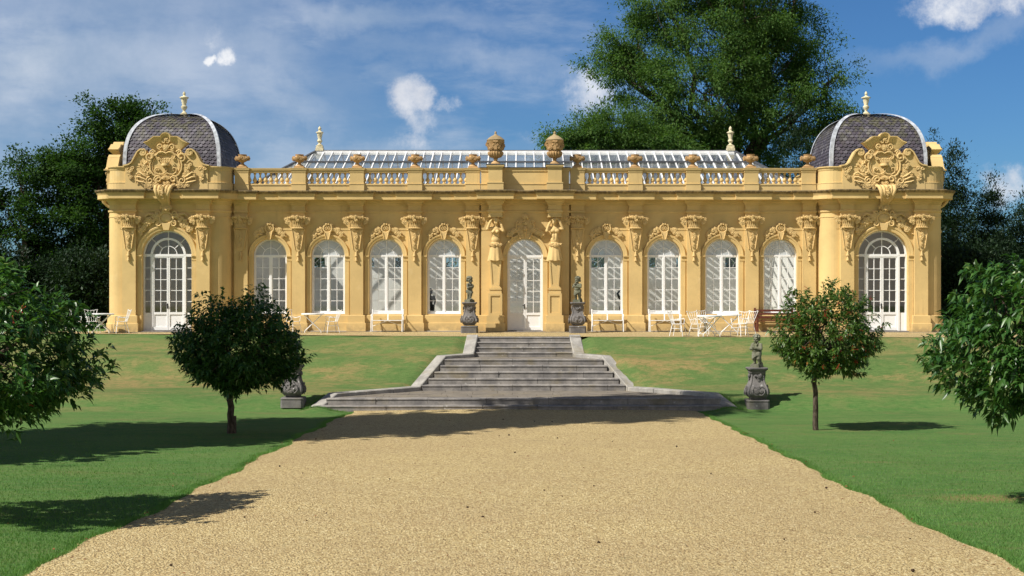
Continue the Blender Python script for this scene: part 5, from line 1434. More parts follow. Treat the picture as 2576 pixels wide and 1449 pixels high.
# --- urns
def small_urn(loc, label):
    t = thing('urn', label, 'urn', loc, 0, 'low garlanded urns along the balustrade')
    b = MB(); b.box(-0.19,0.19,-0.19,0.19,0.0,0.07)
    b.lathe([(0.18,0.07),(0.155,0.11),(0.105,0.14),(0.062,0.18),(0.055,0.215),(0.075,0.235),(0.155,0.275),(0.215,0.335),(0.232,0.395),(0.215,0.44),(0.165,0.462),(0.155,0.49),(0.17,0.52),(0.178,0.54),(0.165,0.545),(0.135,0.52),(0.0,0.50)], seg=20, cap=False)
    b.build('bowl', 'urn_stone', t, smooth_=40)
    g = MB(); r = random.Random(17)
    for k in range(5):
        a0 = 2*PI*k/5-PI/2; a1 = a0+2*PI/5
        flowers(g, [(0.245*math.cos(a0+(a1-a0)*i/6), 0.245*math.sin(a0+(a1-a0)*i/6), 0.41-0.05*math.sin(PI*i/6)) for i in range(7)], 24, 0.030, 0.034, r, 0.1)
    g.build('garland', 'urn_stone', t, smooth_=50)
    for s in (-1, 1):
        h = MB(); h.tube([(s*0.215,0,0.33),(s*0.262,0,0.36),(s*0.272,0,0.43),(s*0.25,0,0.465),(s*0.20,0,0.455)], 0.028, 6); h.ball((s*0.265,0,0.35), (0.03,0.04,0.055), 8, 6)
        h.build('handle', 'urn_stone', t, smooth_=50)
    return t
ord_ = ['on the end pier beside the slate dome', 'on the second pier from the slate dome', 'on the middle pier of its wing', 'on the second pier from the middle bay', 'on the pier next to the tall lidded urn']
u0 = None
for s, side in ((-1, 'left'), (1, 'right')):
    for k, x in enumerate(reversed(PX)):
        lb = 'low garlanded urn of the %s wing %s' % (side, ord_[k])
        if u0 is None: u0 = small_urn((s*x, 0.15, 6.445), lb)
        else: dup(u0, None, (s*x, 0.15, 6.445), None, lb)
def big_urn(loc, label):
    t = thing('lidded_urn', label, 'urn', loc, 0, 'tall lidded urns over the middle door')
    b = MB(); b.box(-0.19,0.19,-0.19,0.19,0,0.04)
    b.lathe([(0.185,0.04),(0.17,0.08),(0.10,0.13),(0.07,0.17),(0.065,0.20),(0.10,0.23),(0.07,0.265),(0.08,0.28)], seg=16, cap=False)
    b.lathe([(0.10,0.27),(0.20,0.31),(0.265,0.39),(0.285,0.46),(0.27,0.51),(0.235,0.53),(0.225,0.55),(0.245,0.70),(0.285,0.85),(0.335,0.92),(0.34,0.95)], seg=24, cap=False)
    for k in range(18):
        a = 2*PI*k/18; b.tube([(r_*math.cos(a), r_*math.sin(a), z) for r_, z in ((0.11,0.275),(0.205,0.31),(0.268,0.39),(0.288,0.46),(0.272,0.51))], [0.012,0.022,0.030,0.030,0.02], 5)
    for k in range(4):
        a = 2*PI*k/4-PI/2; M = Matrix.Rotation(a+PI/2, 4, 'Z')
        q = MB(); q.prism([(-0.055,0.57),(0.055,0.57),(0.075,0.86),(-0.075,0.86)], -0.31, -0.2); q.tube([(-0.09,-0.31,0.88),(0.09,-0.31,0.88)], 0.045, 8); b.add(q.v, q.f, M)
    b.build('bowl', 'urn_stone', t, smooth_=40)
    l = MB(); l.lathe([(0.35,0.945),(0.355,0.97),(0.32,1.00),(0.27,1.05),(0.20,1.10),(0.14,1.135),(0.09,1.15),(0.08,1.17),(0.06,1.19),(0.045,1.20),(0.035,1.22),(0.05,1.245),(0.045,1.27),(0.02,1.31)], seg=22)
    l.build('lid', 'lid_stone', t, smooth_=40)
    g = MB(); r = random.Random(19)
    for k in range(4):
        a0 = 2*PI*k/4-PI/2; a1 = a0+PI/2
        flowers(g, [((0.31-0.02*math.sin(PI*i/6))*math.cos(a0+(a1-a0)*i/6), (0.31-0.02*math.sin(PI*i/6))*math.sin(a0+(a1-a0)*i/6), 0.86-0.26*math.sin(PI*i/6)) for i in range(7)], 34, 0.035, 0.040, r, 0.1)
    g.build('garland', 'urn_stone', t, smooth_=50)
    return t
b0 = big_urn((-1.155, CF-0.05, 6.545), 'tall lidded urn left of the two over the middle door')
dup(b0, None, (1.155, CF-0.05, 6.545), None, 'tall lidded urn right of the two over the middle door')

# ================================================================ garden furniture
def chair(label, loc, rz):
    t = thing('garden_chair', label, 'chair', loc, rz, 'white wire chairs on the gravel terrace')
    s = MB()                                  # faces -y
    pts = [(0.21*max(-1,min(1,1.25*math.cos(a))), 0.20*max(-1,min(1,1.25*math.sin(a)))) for a in [2*PI*i/20 for i in range(20)]]
    s.add([(x,y,0.425) for x, y in pts]+[(x,y,0.445-0.01*math.cos(3*x)) for x, y in pts], [tuple(reversed(range(20))), tuple(range(20,40))]+[(i,(i+1)%20,20+(i+1)%20,20+i) for i in range(20)])
    s.build('seat', 'white_metal', t)
    for sx in (-1, 1):
        for sy in (-1, 1):
            l = MB(); l.tube([(sx*0.17,sy*0.16,0.43),(sx*0.20,sy*0.20,0.25),(sx*0.225,sy*0.245+0.01,0.0)], 0.012, 6); l.build('leg', 'white_metal', t, smooth_=60)
        a = MB(); a.tube([(sx*0.215,0.215,0.60),(sx*0.245,0.10,0.575),(sx*0.262,-0.02,0.60),(sx*0.258,-0.12,0.625),(sx*0.235,-0.16,0.59),(sx*0.205,-0.15,0.44)], 0.011, 6); a.build('armrest', 'white_metal', t, smooth_=60)
    b = MB()
    top = [(-0.27,0.32,0.86),(-0.25,0.325,0.885),(-0.13,0.335,0.855),(0,0.34,0.845),(0.13,0.335,0.855),(0.25,0.325,0.885),(0.27,0.32,0.86)]
    b.tube(top, 0.010, 6)
    for k in range(-2, 3): b.tube([(k*0.075,0.19,0.44),(k*0.09,0.235,0.58),(k*0.120,0.33,0.85+0.006*abs(k))], 0.0065 if abs(k) < 2 else 0.011, 5)
    b.build('backrest', 'white_metal', t, smooth_=60)
    st = MB()
    for sx in (-1, 1): st.tube([(sx*0.198,-0.20,0.27),(sx*0.198,0.20,0.27)], 0.007, 5)
    st.tube([(-0.198,-0.19,0.30),(0.198,-0.19,0.30)], 0.007, 5); st.tube([(-0.198,0.19,0.30),(0.198,0.19,0.30)], 0.007, 5)
    st.build('stretcher', 'white_metal', t)
    return t
def table(label, loc, rz, rad=0.44):
    t = thing('garden_table', label, 'table', loc, rz, 'round white folding tables')
    b = MB(); b.lathe([(rad-0.01,0.690),(rad,0.70),(rad,0.735),(rad-0.012,0.745)], seg=36); b.build('tabletop', 'white_metal', t, smooth_=40)
    for s in (-1, 1):
        for yy in (-1, 1):
            l = MB(); y = yy*(0.24 if s < 0 else 0.20)
            l.tube([(s*0.33,y,0.69),(-s*0.20,y,0.17),(-s*0.30,y,0.08),(-s*0.31,y,0.0)], 0.016, 6); l.build('leg', 'white_metal', t, smooth_=60)
    c = MB(); c.tube([(-0.30,-0.24,0.09),(-0.30,0.24,0.09)], 0.011, 5); c.tube([(0.30,-0.20,0.09),(0.30,0.20,0.09)], 0.011, 5); c.tube([(0.0,-0.24,0.375),(0.0,0.24,0.375)], 0.010, 5)
    c.build('crossbar', 'white_metal', t)
    return t
def bench(label, loc, rz=0.0):
    t = thing('iron_bench', label, 'bench', loc, rz, 'white iron benches against the wall'); hw = 0.60
    s = MB()
    for k in range(5): s.box(-hw,hw,-0.20+0.09*k,-0.13+0.09*k,0.430-0.004*k,0.452-0.004*k)
    s.build('seat', 'white_metal', t)
    b = MB()
    for z, y in ((0.80,0.275),(0.745,0.262),(0.695,0.25)): b.box(-hw,hw,y-0.008,y+0.014,z-0.018,z+0.018)
    b.beam((0,0.20,0.43),(0,0.275,0.80),0.045,0.02,(0,1,0))
    b.build('backrest', 'white_metal', t)
    for sx in (-1, 1):
        for y0, y1 in ((-0.21,-0.25),(0.20,0.24)):
            l = MB(); l.tube([(sx*hw,y0,0.43),(sx*hw,y1,0.12),(sx*hw,y1*1.04,0.0)], 0.020, 6); l.build('leg', 'white_metal', t, smooth_=60)
        a = MB(); a.tube([(sx*hw,0.19,0.43),(sx*hw,0.28,0.83)], 0.022, 6); a.ball((sx*hw,0.285,0.84), 0.03, 7, 5)
        a.tube([(sx*hw,0.24,0.63),(sx*hw,0.05,0.64),(sx*hw,-0.12,0.67),(sx*hw,-0.20,0.65),(sx*hw,-0.21,0.59),(sx*hw,-0.16,0.58),(sx*hw,-0.15,0.62)], 0.018, 6); a.tube([(sx*hw,-0.19,0.59),(sx*hw,-0.21,0.43)], 0.018, 6)
        a.build('armrest', 'white_metal', t, smooth_=60)
    c = MB()
    for sx in (-1, 1): c.tube([(sx*hw,0.0,0.20),(sx*0.30,0.0,0.31),(0,0.0,0.42)], 0.010, 5); c.tube([(sx*hw,-0.22,0.21),(sx*hw,0.22,0.21)], 0.010, 5)
    c.build('brace', 'white_metal', t)
    return t
ch0 = None
def put_chair(label, x, y, rz):
    global ch0
    if ch0 is None: ch0 = chair(label, (x, y, 0.02), rz)
    else: dup(ch0, None, (x, y, 0.02), rz, label)
# rotation 0 faces the viewer; +90 deg turns the seat towards the right
put_chair('leftmost white wire chair, turned towards the table beside the left pavilion', -17.20, -1.55, 1.25)
put_chair('white wire chair behind the table beside the left pavilion, back to the trees', -16.52, -1.45, 0.55)
put_chair('white wire chair facing left between the table and the left pavilion door', -15.35, -1.75, -1.05)
put_chair('white wire chair half behind the dark standard tree, facing the table right of it', -8.87, -1.45, 0.95)
put_chair('white wire chair facing left, right of the table by the left wing', -7.38, -1.55, -1.15)
put_chair('white wire chair facing right, at the left end of the right hand group', 5.45, -4.9, 1.15)
put_chair('white wire chair close left of the front table of the right hand group', 6.15, -5.0, 0.65)
put_chair('white wire chair behind the front table, nearest the wall', 6.78, -2.9, 0.75)
put_chair('white wire chair facing left, close right of the two tables', 7.62, -4.9, -0.75)
put_chair('white wire chair with its back to the brown bench at the right end', 8.05, -3.9, -1.05)
table('round white folding table by the left pavilion', (-16.10, -1.75, 0.02), 0.2, 0.48)
table('round white folding table against the left wing beside the dark standard tree', (-8.10, -1.50, 0.02), 0.15)
table('front round white folding table of the right hand group', (6.52, -5.15, 0.02), 0.25)
table('back round white folding table of the right hand group', (7.52, -3.3, 0.02), -0.15, 0.46)
bn = bench('white iron bench under the third window of the left wing', (-5.36, -0.55, 0.035))
dup(bn, None, (3.21, -0.55, 0.035), None, 'white iron bench beside the pedestal right of the middle door')
dup(bn, None, (5.44, -0.55, 0.035), None, 'white iron bench behind the chairs of the right hand group')
wb = thing('wooden_bench', 'red brown slatted wooden bench half behind the berried standard tree', 'bench', (9.72, -0.55, 0.03))
mb = MB()
for k in range(5): mb.box(-0.74,0.74,-0.27+0.1*k,-0.19+0.1*k,0.41,0.435)
mb.build('seat', 'brown_wood', wb)
mb = MB()
for k in range(3): mb.box(-0.70,0.70,0.25+0.02*k,0.275+0.02*k,0.52+0.13*k,0.60+0.13*k)
mb.build('backrest', 'brown_wood', wb)
for sx in (-1, 1):
    l = MB(); l.box(sx*0.73-0.035,sx*0.73+0.035,-0.30,-0.23,0,0.64); l.build('leg', 'brown_wood', wb)
    l = MB(); l.beam((sx*0.73,0.22,0),(sx*0.73,0.31,0.92),0.07,0.07,(0,1,0)); l.build('leg', 'brown_wood', wb)
    l = MB(); l.box(sx*0.73-0.045,sx*0.73+0.045,-0.33,0.26,0.64,0.675); l.build('armrest', 'brown_wood', wb)
    l = MB(); l.box(sx*0.73-0.025,sx*0.73+0.025,-0.23,0.23,0.34,0.41); l.build('rail', 'brown_wood', wb)

# ================================================================ trees
RN = np.random.default_rng(12)
def unit(a): return a/np.maximum(1e-9, np.linalg.norm(a, axis=1, keepdims=True))
def mesh_np(name, verts, faces_flat, counts, mat, parent=None):
    me = bpy.data.meshes.new(name)
    me.vertices.add(len(verts)); me.vertices.foreach_set('co', np.asarray(verts, np.float32).ravel())
    me.loops.add(len(faces_flat)); me.loops.foreach_set('vertex_index', np.asarray(faces_flat, np.int32))
    n = len(counts); me.polygons.add(n)
    st = np.concatenate([[0], np.cumsum(counts)[:-1]]).astype(np.int32)
    me.polygons.foreach_set('loop_start', st)
    me.materials.append(MATS[mat]); me.update(calc_edges=True); me.validate()
    o = bpy.data.objects.new(name, me); COL.objects.link(o)
    if parent is not None: o.parent = parent
    return o
def folded_leaves(name, P, D, Nn, L, Wd, mat, parent):
    """pointed leaves folded along the midrib, tip drooping"""
    D = unit(D); Sd = unit(np.cross(D, Nn)); Nn = np.cross(Sd, D)
    L = L[:, None]; Wd = Wd[:, None]
    b = P; c = P+D*L*0.5-Nn*L*0.03; l = P+D*L*0.42+Sd*Wd+Nn*Wd*0.45; r = P+D*L*0.42-Sd*Wd+Nn*Wd*0.45
    t = P+D*L-Nn*L*0.12
    t[:, 2] -= L[:, 0]*0.16
    V = np.stack([b, r, t, l, c], 1).reshape(-1, 3); n = len(P)
    F = np.array([0,1,4, 1,2,4, 2,3,4, 3,0,4])
    F = (np.arange(n)[:, None]*5+F[None]).ravel()
    return mesh_np(name, V, F, np.full(n*4, 3), mat, parent)
def flat_leaves(name, P, D, Nn, L, Wd, mat, parent):
    D = unit(D); Sd = unit(np.cross(D, Nn)); L = L[:, None]; Wd = Wd[:, None]
    V = np.stack([P, P+D*L*0.5-Sd*Wd, P+D*L, P+D*L*0.5+Sd*Wd], 1).reshape(-1, 3); n = len(P)
    return mesh_np(name, V, np.arange(n*4), np.full(n, 4), mat, parent)
def in_ball(n):
    v = RN.normal(size=(n, 3)); v /= np.linalg.norm(v, axis=1, keepdims=True)
    return v
def limb_tube(mb, a, b, r0, r1, rng, wig=0.12, seg=6, n=5):
    a, b = Vector(a), Vector(b); pts = []; L = (b-a).length
    for i in range(n+1):
        t = i/n; p = a.lerp(b, t)
        w = wig*L*math.sin(PI*t)*0.5
        p += Vector((rng.gauss(0, w), rng.gauss(0, w), rng.gauss(0, w*0.5)))
        p.z += 0.10*L*math.sin(PI*t)*0.3
        pts.append(p)
    mb.tube(pts, [r0+(r1-r0)*i/n for i in range(n+1)], seg)
    return pts

def standard(label, loc, seed, rx, z0, z1, twigs=620, per=13, leaf=0.115, mat='laurel_leaf', berries=0, zmid=0.42, trunk_r=0.085, squash=None, upright=0.0, ox=0.0):
    """a clipped laurel on a clear stem"""
    global RN
    RN = np.random.default_rng(seed); rng = random.Random(seed)
    t = thing('standard_tree', label, 'tree', loc, 0, 'evergreen standard trees flanking the gravel walk')
    zc = z0+(z1-z0)*zmid
    v = in_ball(twigs)
    lump = 1+0.16*np.sin(3*np.arctan2(v[:,1],v[:,0])+seed)*np.cos(2.3*v[:,2]+seed*0.7)+0.10*np.sin(7*v[:,0]+5*v[:,2]+seed)
    rad = RN.uniform(0.35, 1.0, twigs)**0.42*lump
    tip = v*rad[:, None]
    fl = np.where(tip[:, 2] < 0, np.clip((1-np.abs(v[:, 2])**2.8)/np.maximum(0.25, np.sqrt(1-v[:, 2]**2)), 1.0, 1.9), 1.0)   # flat below
    tip[:, 0] *= rx*fl; tip[:, 1] *= rx*fl
    tip[:, 2] = np.where(tip[:, 2] > 0, tip[:, 2]*(z1-zc), tip[:, 2]*(zc-z0))+zc
    k = RN.random(twigs) < 0.06                      # a few shoots stand out
    tip[k] += v[k]*RN.uniform(0.05, 0.28, (k.sum(), 1))
    tip[:, 0] += ox
    out = unit(tip-np.array([ox, 0, zc-0.5]))
    sh = out*0.8+RN.normal(0, 0.35, (twigs, 3)); sh[:, 2] += 0.25; sh = unit(sh)
    i = np.repeat(np.arange(twigs), per)
    q = RN.random(len(i))
    P = tip[i]-sh[i]*(q[:, None]*0.30)+RN.normal(0, 0.012, (len(i), 3))
    side = unit(np.cross(sh[i], RN.normal(size=(len(i), 3))))
    D = sh[i]*(0.35+0.6*(1-q))[:, None]+side*0.85
    D[:, 2] -= 0.30-upright
    Nn = np.tile([0, 0, 1.0], (len(i), 1))+RN.normal(0, 0.35, (len(i), 3))
    L = leaf*RN.uniform(0.7, 1.25, len(i))
    folded_leaves('crown', P, D, Nn, L, L*0.18, mat, t)
    mb = MB()
    top = limb_tube(mb, (0,0,-0.1), (rng.uniform(-0.05,0.05),0.03,z0+0.35), trunk_r*1.1, trunk_r*0.72, rng, 0.035, 10, 9)
    e = top[-1]
    for a in range(9):
        an = 2*PI*a/9+rng.uniform(-0.3,0.3)
        b = Vector((ox+rx*0.55*math.cos(an), rx*0.55*math.sin(an), rng.uniform(zc-0.1, z1-0.5)))
        pts = limb_tube(mb, e-Vector((0,0,rng.uniform(0,0.15))), b, trunk_r*0.42, trunk_r*0.18, rng, 0.12, 6, 5)
        for c in range(4):
            j = rng.randrange(twigs); limb_tube(mb, pts[rng.randint(2,5)], Vector(tip[j])*1.0, trunk_r*0.15, 0.006, rng, 0.12, 5, 4)
    if not berries:
        mb.box(trunk_r*0.5, trunk_r*1.5, -0.05, 0.04, -0.1, 0.42)     # short stake at the foot
    mb.build('trunk', 'bark', t, smooth_=60)
    if berries:
        bm_ = MB()
        for _ in range(berries):
            j = rng.randrange(twigs); p = tip[j]
            if p[1] > 0.5: continue
            for _k in range(rng.randint(3, 7)):
                c = (p[0]*1.02+rng.gauss(0,0.04), p[1]*1.02+rng.gauss(0,0.04), p[2]+rng.gauss(0,0.035))
                bm_.tube([tuple(p), c], 0.0035, 3); bm_.ball(c, 0.0085, 5, 4)
        bm_.build('berries', 'berry', t)
    return t
def gz(x, y): return ground_z(x, y+CAM_D)
TX = 7.15
standard('dark shaded standard tree left of the walk, in front of the left wing', (-7.12, -20.0, gz(-7.12,-20.0)), 101, 1.48, 1.08, 3.45, 1450, 14, 0.148, trunk_r=0.085, zmid=0.33, ox=0.20)
standard('red berried standard tree right of the walk before the right pavilion door', (7.30, -18.8, gz(7.3,-18.8)), 102, 1.32, 1.40, 3.68, 980, 14, 0.132, 'laurel_leaf_red', 150, zmid=0.37, trunk_r=0.070, ox=0.28)
standard('near standard tree cut off by the left edge of the picture', (-7.72, -34.2, gz(-7.72,-34.2)), 103, 1.66, 1.32, 3.70, 900, 14, 0.150, 'laurel_leaf', 40, zmid=0.30, ox=0.2)
standard('near glossy standard tree cut off by the right edge of the picture', (7.55, -33.6, gz(7.55,-33.6)), 104, 1.80, 1.20, 3.78, 1050, 14, 0.155, 'laurel_leaf', 0, zmid=0.50)

def big_tree(label, name, loc, seed, lobes, trunk, clumps, per, spread, leaf, aspect, mat, group=None, droop=0.25, cat='tree', trunk_r=0.3, gap=0.0, twig=True, boughs=0, bough_r=1.0):
    """lobes: (x, z, y, rx, rz, ry) ellipsoids of the crown in metres from the foot of the trunk"""
    global RN
    RN = np.random.default_rng(seed); rng = random.Random(seed)
    t = thing(name, label, cat, loc, 0, group)
    vol = np.array([a[3]*a[4]*a[5] for a in lobes]); pick = RN.choice(len(lobes), clumps, p=vol**0.75/np.sum(vol**0.75))
    Lb = np.array(lobes, float)[pick]
    v = in_ball(clumps)
    lump = 1+0.18*np.sin(4*v[:,0]+seed+pick)*np.cos(5*v[:,2]+pick*1.7)+0.10*np.sin(9*v[:,1]+7*v[:,2]+seed)
    rad = (RN.uniform(0.22+gap, 1.0, clumps)**0.5*lump)[:, None]
    C = np.stack([Lb[:,0]+v[:,0]*rad[:,0]*Lb[:,3], Lb[:,2]+v[:,1]*rad[:,0]*Lb[:,5], Lb[:,1]+v[:,2]*rad[:,0]*Lb[:,4]], 1)
    if boughs:                              # gather the sprays on separate boughs so that light comes through between them
        nb = max(6, clumps//boughs); bc = C[:nb]; bp = pick[:nb]
        own = RN.integers(0, nb, clumps); own[:nb] = np.arange(nb)
        pick = bp[own]; Lb = np.array(lobes, float)[pick]
        w = in_ball(clumps)*(RN.uniform(0.0, 1.0, clumps)**0.45)[:, None]
        br_ = bough_r*RN.uniform(0.6, 1.3, nb)
        C = bc[own]+w*np.stack([br_[own], br_[own], br_[own]*0.80], 1)
    C[:, 2] = np.maximum(C[:, 2], 0.3)
    i = np.repeat(np.arange(clumps), per); n = len(i)
    sz = RN.uniform(0.6, 1.3, clumps)*spread
    off = RN.normal(0, 1, (n, 3))*np.array([0.55, 0.55, 0.36])*sz[i][:, None]
    P = C[i]+off
    P[:, 2] -= 0.15*np.sum(off[:, :2]**2, 1)/sz[i]
    P[:, 2] = np.maximum(P[:, 2], 0.05)
    outw = C-np.stack([Lb[:,0], Lb[:,2], Lb[:,1]], 1)
    D = RN.normal(0, 0.6, (n, 3))+off*0.6/sz[i][:, None]+unit(outw)[i]*0.5; D[:, 2] -= droop
    Nn = np.tile([0, 0, 1.0], (n, 1))+RN.normal(0, 0.38, (n, 3))
    L = leaf*RN.uniform(0.6, 1.3, n)
    flat_leaves('crown', P, D, Nn, L, L*aspect, mat, t)
    mb = MB()
    base = Vector((0,0,-0.3)); fork = Vector(trunk)
    limb_tube(mb, base, fork, trunk_r, trunk_r*0.7, rng, 0.03, 9, 7)
    if twig:
        for k, lb in enumerate(lobes):
            cc = Vector((lb[0], lb[2], lb[1]))
            st = base.lerp(fork, rng.uniform(0.75, 1.0))
            pts = limb_tube(mb, st, cc, trunk_r*0.42, trunk_r*0.16, rng, 0.10, 7, 8)
            idx = np.where(pick == k)[0]
            for j in idx[:max(6, len(idx)//12)]:
                q = pts[rng.randint(3, 8)]
                limb_tube(mb, q, Vector(C[j]), trunk_r*0.10, 0.012, rng, 0.10, 4, 4)
    mb.build('trunk', 'bark', t, smooth_=60)
    return t
def at(u, y, d): return ((u-1321)/F_PX*d, CAM_Z+(724.5-y)/F_PX*d)
def lobes_px(u0, d, items, z0=0.0):
    x0 = (u0-1321)/F_PX*d; out = []
    for u, y, ru, ry, dy in items:
        x, z = at(u, y, d); out.append((x-x0, z-z0, dy, ru/F_PX*d, ry/F_PX*d, 0.85*ru/F_PX*d))
    return out
def place(u, d, z=0.0): return ((u-1321)/F_PX*d, d-CAM_D, z)
# the great ash behind the right wing
d = 82
lb = lobes_px(1850, d, [(1830,70,190,150,0),(1610,110,105,80,1),(1560,175,80,85,-1),(1530,140,50,50,0),(1960,120,150,130,1),(1760,250,180,110,-2),(1650,310,105,75,-2),(1950,290,150,110,-1),(2080,240,95,120,0),(2110,190,60,75,0),(1830,-60,170,110,0),(1660,-10,85,80,0),(2000,0,70,80,0),(1880,370,140,50,-1),(1720,370,120,50,-2)])
big_tree('huge ash tree with open spreading crown rising behind the right wing', 'ash_tree', place(1850, d), 201, lb, (0.2,0.3,9.5), 2600, 84, 0.58, 0.185, 0.20, 'ash_leaf', None, 0.55, trunk_r=0.55, gap=0.25, boughs=9, bough_r=1.15)
d = 76
lb = lobes_px(1520, d, [(1510,345,105,42,0),(1405,340,70,42,0),(1358,366,46,28,-1),(1455,305,42,30,0),(1600,385,120,55,0),(1450,400,100,50,0)])
big_tree('lower ash tree spreading left of the great one behind the glass roof', 'ash_tree', place(1560, d), 202, lb, (0.0,0.2,5.5), 900, 84, 0.52, 0.175, 0.20, 'ash_leaf', None, 0.45, trunk_r=0.28, gap=0.15, boughs=9, bough_r=0.95)
# yews and conifers
def conifer(label, u, d, top, base_w, seed, clumps=420, lean=0.0, name='yew_tree', per=80, group=None):
    zt = CAM_Z+(724.5-top)/F_PX*d; w = base_w/F_PX*d
    lobes = []; n = 7
    for k in range(n):
        f = k/(n-1); r_ = w*(1-f)**0.75+0.35
        lobes.append((lean*f, 0.6+f*(zt-1.0), 0.0, r_, (zt/n)*0.95, r_))
    return big_tree(label, name, place(u, d), seed, lobes, (lean*0.5,0,zt*0.6), clumps, per, 0.46, 0.15, 0.18, 'yew_leaf', group, -0.25, trunk_r=0.22, twig=False)
conifer('dark yew with pale sprays directly behind the right dome', 2010, 74, 300, 125, 211, 700)
conifer('pointed dark conifer right of the right pavilion', 2400, 66, 385, 85, 212, 560)
conifer('dark conifer with leaning top between the pointed one and the picture edge', 2472, 68, 455, 85, 213, 520, 0.4)
conifer('dark conifer at the right edge of the picture', 2575, 70, 500, 85, 214, 520)
conifer('low dark conifer behind the near right standard tree', 2520, 63, 590, 110, 215, 560)
conifer('tiny conifer top peeping over the end of the right pavilion', 2340, 80, 345, 60, 216, 260)
# left hand trees
d = 68
lb = lobes_px(270, d, [(285,318,75,60,0),(225,400,105,65,0),(300,335,85,75,0.5),(345,300,50,50,0.5),(180,460,110,90,0),(270,480,130,100,0),(220,600,140,110,0),(300,620,110,110,0),(160,700,120,90,0),(280,740,110,80,0),(130,410,40,30,0)])
big_tree('dense dark hornbeam behind the left pavilion', 'hornbeam_tree', place(270, d), 221, lb, (0,0,6.0), 1700, 70, 0.50, 0.15, 0.32, 'beech_leaf', None, 0.1, trunk_r=0.28, boughs=6, bough_r=0.7)
d = 66
lb = lobes_px(60, d, [(45,430,55,60,0),(20,520,80,80,0),(100,560,70,90,0),(40,640,110,90,0),(80,740,130,90,0),(-40,600,90,160,0)])
big_tree('thin paler tree at the left edge of the picture', 'hornbeam_tree', place(60, d), 222, lb, (0,0,4.5), 520, 66, 0.44, 0.14, 0.32, 'beech_leaf', None, 0.1, trunk_r=0.18, boughs=6, bough_r=0.62)
def shrub(label, u, d, top, w, seed, mat='yew_leaf', clumps=330):
    zt = CAM_Z+(724.5-top)/F_PX*d; r_ = w/F_PX*d
    return big_tree(label, 'yew_shrub', place(u, d), seed, [(0,zt*0.35,0,r_,zt*0.42,1.2),(-r_*0.4,zt*0.65,0,r_*0.6,zt*0.34,1.0),(r_*0.45,zt*0.6,0,r_*0.55,zt*0.36,1.0)], (0,0,zt*0.4), clumps, 44, 0.42, 0.17, 0.24, mat, None, -0.1, 'shrub', 0.10, twig=False)
shrub('dark yew shrub in deep shade beside the left pavilion', 215, 57, 610, 75, 231)
shrub('dark yew shrub behind the white chairs at the left', 90, 58, 640, 100, 232)
shrub('dark yew shrub behind the near left standard tree', -50, 58, 600, 90, 233)
shrub('dark yew shrub beside the right pavilion', 2430, 57, 600, 80, 234)
shrub('dark yew shrub behind the near right standard tree', 2560, 58, 640, 90, 235)
# trees seen only through the back windows
def filler(label, x, y, h, w, seed):
    return big_tree(label, 'yew_tree', (x, y, 0), seed, [(0,h*0.5,0,w,h*0.5,1.5),(w*0.5,h*0.35,0,w*0.6,h*0.35,1.2),(-w*0.5,h*0.4,0,w*0.6,h*0.38,1.2)], (0,0,h*0.5), 420, 40, 0.6, 0.24, 0.26, 'beech_leaf', None, 0.0, trunk_r=0.2, twig=False)
filler('green tree seen through the back windows of the left wing', -8.2, 21, 6.2, 4.2, 241)
filler('green tree seen through the back window next to the middle door', 0.5, 22, 6.2, 4.0, 242)
filler('green tree seen through the back windows of the right wing', 8.6, 21, 6.2, 4.2, 243)
# the tall tree left of the view whose shadow falls across lawn, walk and steps
sh = [(0.3,5.0,-1.2,3.0,2.6,3.6),(0,8.0,0,3.3,3.2,3.4),(0.4,12.0,0.2,3.3,3.2,3.1),(-0.3,16.0,-0.2,3.1,3.2,2.9),(0.3,20.0,0,2.6,3.0,2.4),(0,23.5,0,1.9,2.6,1.8)]
big_tree('tall dense tree out of view left of the walk, casting the long shadow', 'lime_tree', (-15.6, -24.6, gz(-15.6,-24.6)), 251, sh, (0,0,12.0), 1700, 36, 0.62, 0.34, 0.42, 'beech_leaf', None, 0.1, trunk_r=0.4)

# ================================================================ small growth on the ground
def blades(name, X, Y, Zf, H, label):
    n = len(X); Z = np.array([Zf(a, b) for a, b in zip(X, Y)])
    a = RN.uniform(0, 2*PI, n); w = RN.uniform(0.004, 0.008, n)
    lean = RN.normal(0, 0.45, (n, 2))*H[:, None]
    V = np.stack([np.stack([X-np.cos(a)*w, Y-np.sin(a)*w, Z-0.01], 1), np.stack([X+np.cos(a)*w, Y+np.sin(a)*w, Z-0.01], 1), np.stack([X+lean[:,0], Y+lean[:,1], Z+H], 1)], 1).reshape(-1, 3)
    o = mesh_np(name, V, np.arange(3*n), np.full(n, 3), 'grass_blade')
    return kind(o, 'stuff', label, 'grass')
RN = np.random.default_rng(5)
n = 46000
dd = 8+31.4*RN.random(n)**1.6; sg = np.where(RN.random(n) < 0.5, -1, 1)
edge = PHW+0.15*np.clip((21-dd)/8, 0, 1)+0.05*np.sin(dd*1.3+sg)+0.035*np.sin(dd*3.7+2*sg)-np.where(dd > 38.4, (dd-38.4)/1.3*0.1, 0)
X = sg*(edge-0.03+np.abs(RN.normal(0, 0.11, n))); Y = dd-CAM_D
H = RN.uniform(0.02, 0.07, n)*(0.6+0.5*np.sin(dd*2.1+sg)**2)*np.exp(-np.abs(np.abs(X)-edge)*3)
blades('grass_fringe', X, Y, lambda a, b: ground_z(a, b+CAM_D), H, 'ragged fringe of longer grass along both edges of the gravel walk')
n = 260000
dd = 9.5+29*RN.random(n)**1.7; sg = np.where(RN.random(n) < 0.5, -1, 1)
X = sg*(PHW+0.05+0.15*np.clip((21-dd)/8, 0, 1)+RN.random(n)*(dd*0.42-PHW+1.5).clip(0.3)); Y = dd-CAM_D
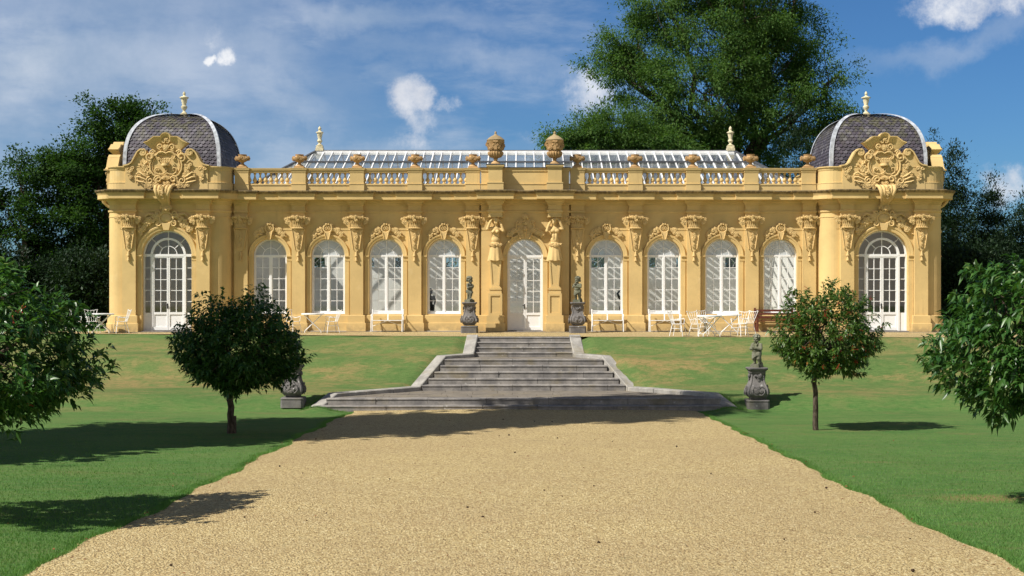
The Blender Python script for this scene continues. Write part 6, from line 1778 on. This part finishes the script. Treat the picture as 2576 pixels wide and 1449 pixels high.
blades('lawn_grass', X, Y, lambda a, b: ground_z(a, b+CAM_D), RN.uniform(0.014, 0.036, n)*np.clip((39.5-dd)/16, 0.15, 1), 'short mown grass of the near lawn')
# grass growing against copings and pedestals
n = 2600
t_ = RN.random(n); sg = np.where(RN.random(n) < 0.5, -1, 1)
ln = [(6.0,41.0),(6.58,39.75),(6.3,39.45),(5.3,39.35)]
ii = np.minimum((t_*(len(ln)-1)).astype(int), len(ln)-2); ft = t_*(len(ln)-1)-ii
la = np.array(ln); pp = la[ii]*(1-ft)[:, None]+la[ii+1]*ft[:, None]
X = XS+sg*(pp[:,0]+RN.normal(0, 0.05, n)); Y = pp[:,1]-CAM_D+RN.normal(0, 0.05, n)
blades('coping_grass', X, Y, lambda a, b: ground_z(a, b+CAM_D), RN.uniform(0.02, 0.09, n), 'tufts of grass along the outside of the step copings')
# fallen leaves and cones
mb = MB(); rl = random.Random(91)
for _ in range(330):
    d_ = 10+28*rl.random()**1.5; s_ = rl.choice((-1, 1)); x = s_*(PHW+rl.gauss(-0.12, 0.16)) if rl.random() < 0.6 else rl.uniform(-9, 9)
    z = ground_z(x, d_)+0.035; a = rl.uniform(0, 2*PI); L = rl.uniform(0.025, 0.06)
    M = Matrix.Translation((x, d_-CAM_D, z)) @ Matrix.Rotation(a, 4, 'Z') @ Matrix.Rotation(rl.gauss(0,0.3), 4, 'X')
    mb.add([(0,0,0),(L*0.5,L*0.28,0.012),(L,0,0.004),(L*0.5,-L*0.28,0.010)], [(0,1,2,3)], M)
kind(mb.build('fallen_leaves', 'fallen'), 'stuff', 'dead brown leaves scattered along the edges of the walk', 'leaves')
mb = MB()
for _ in range(44):
    d_ = 10.5+26*rl.random()**1.3; x = rl.uniform(-5, 5); r_ = rl.uniform(0.007, 0.020)
    mb.ball((x, d_-CAM_D, ground_z(x, d_)+0.04), (r_*1.2, r_, r_*0.9), 7, 5)
kind(mb.build('fallen_cones', 'cone'), 'stuff', 'small dark cones and twigs scattered on the gravel walk', 'cones')
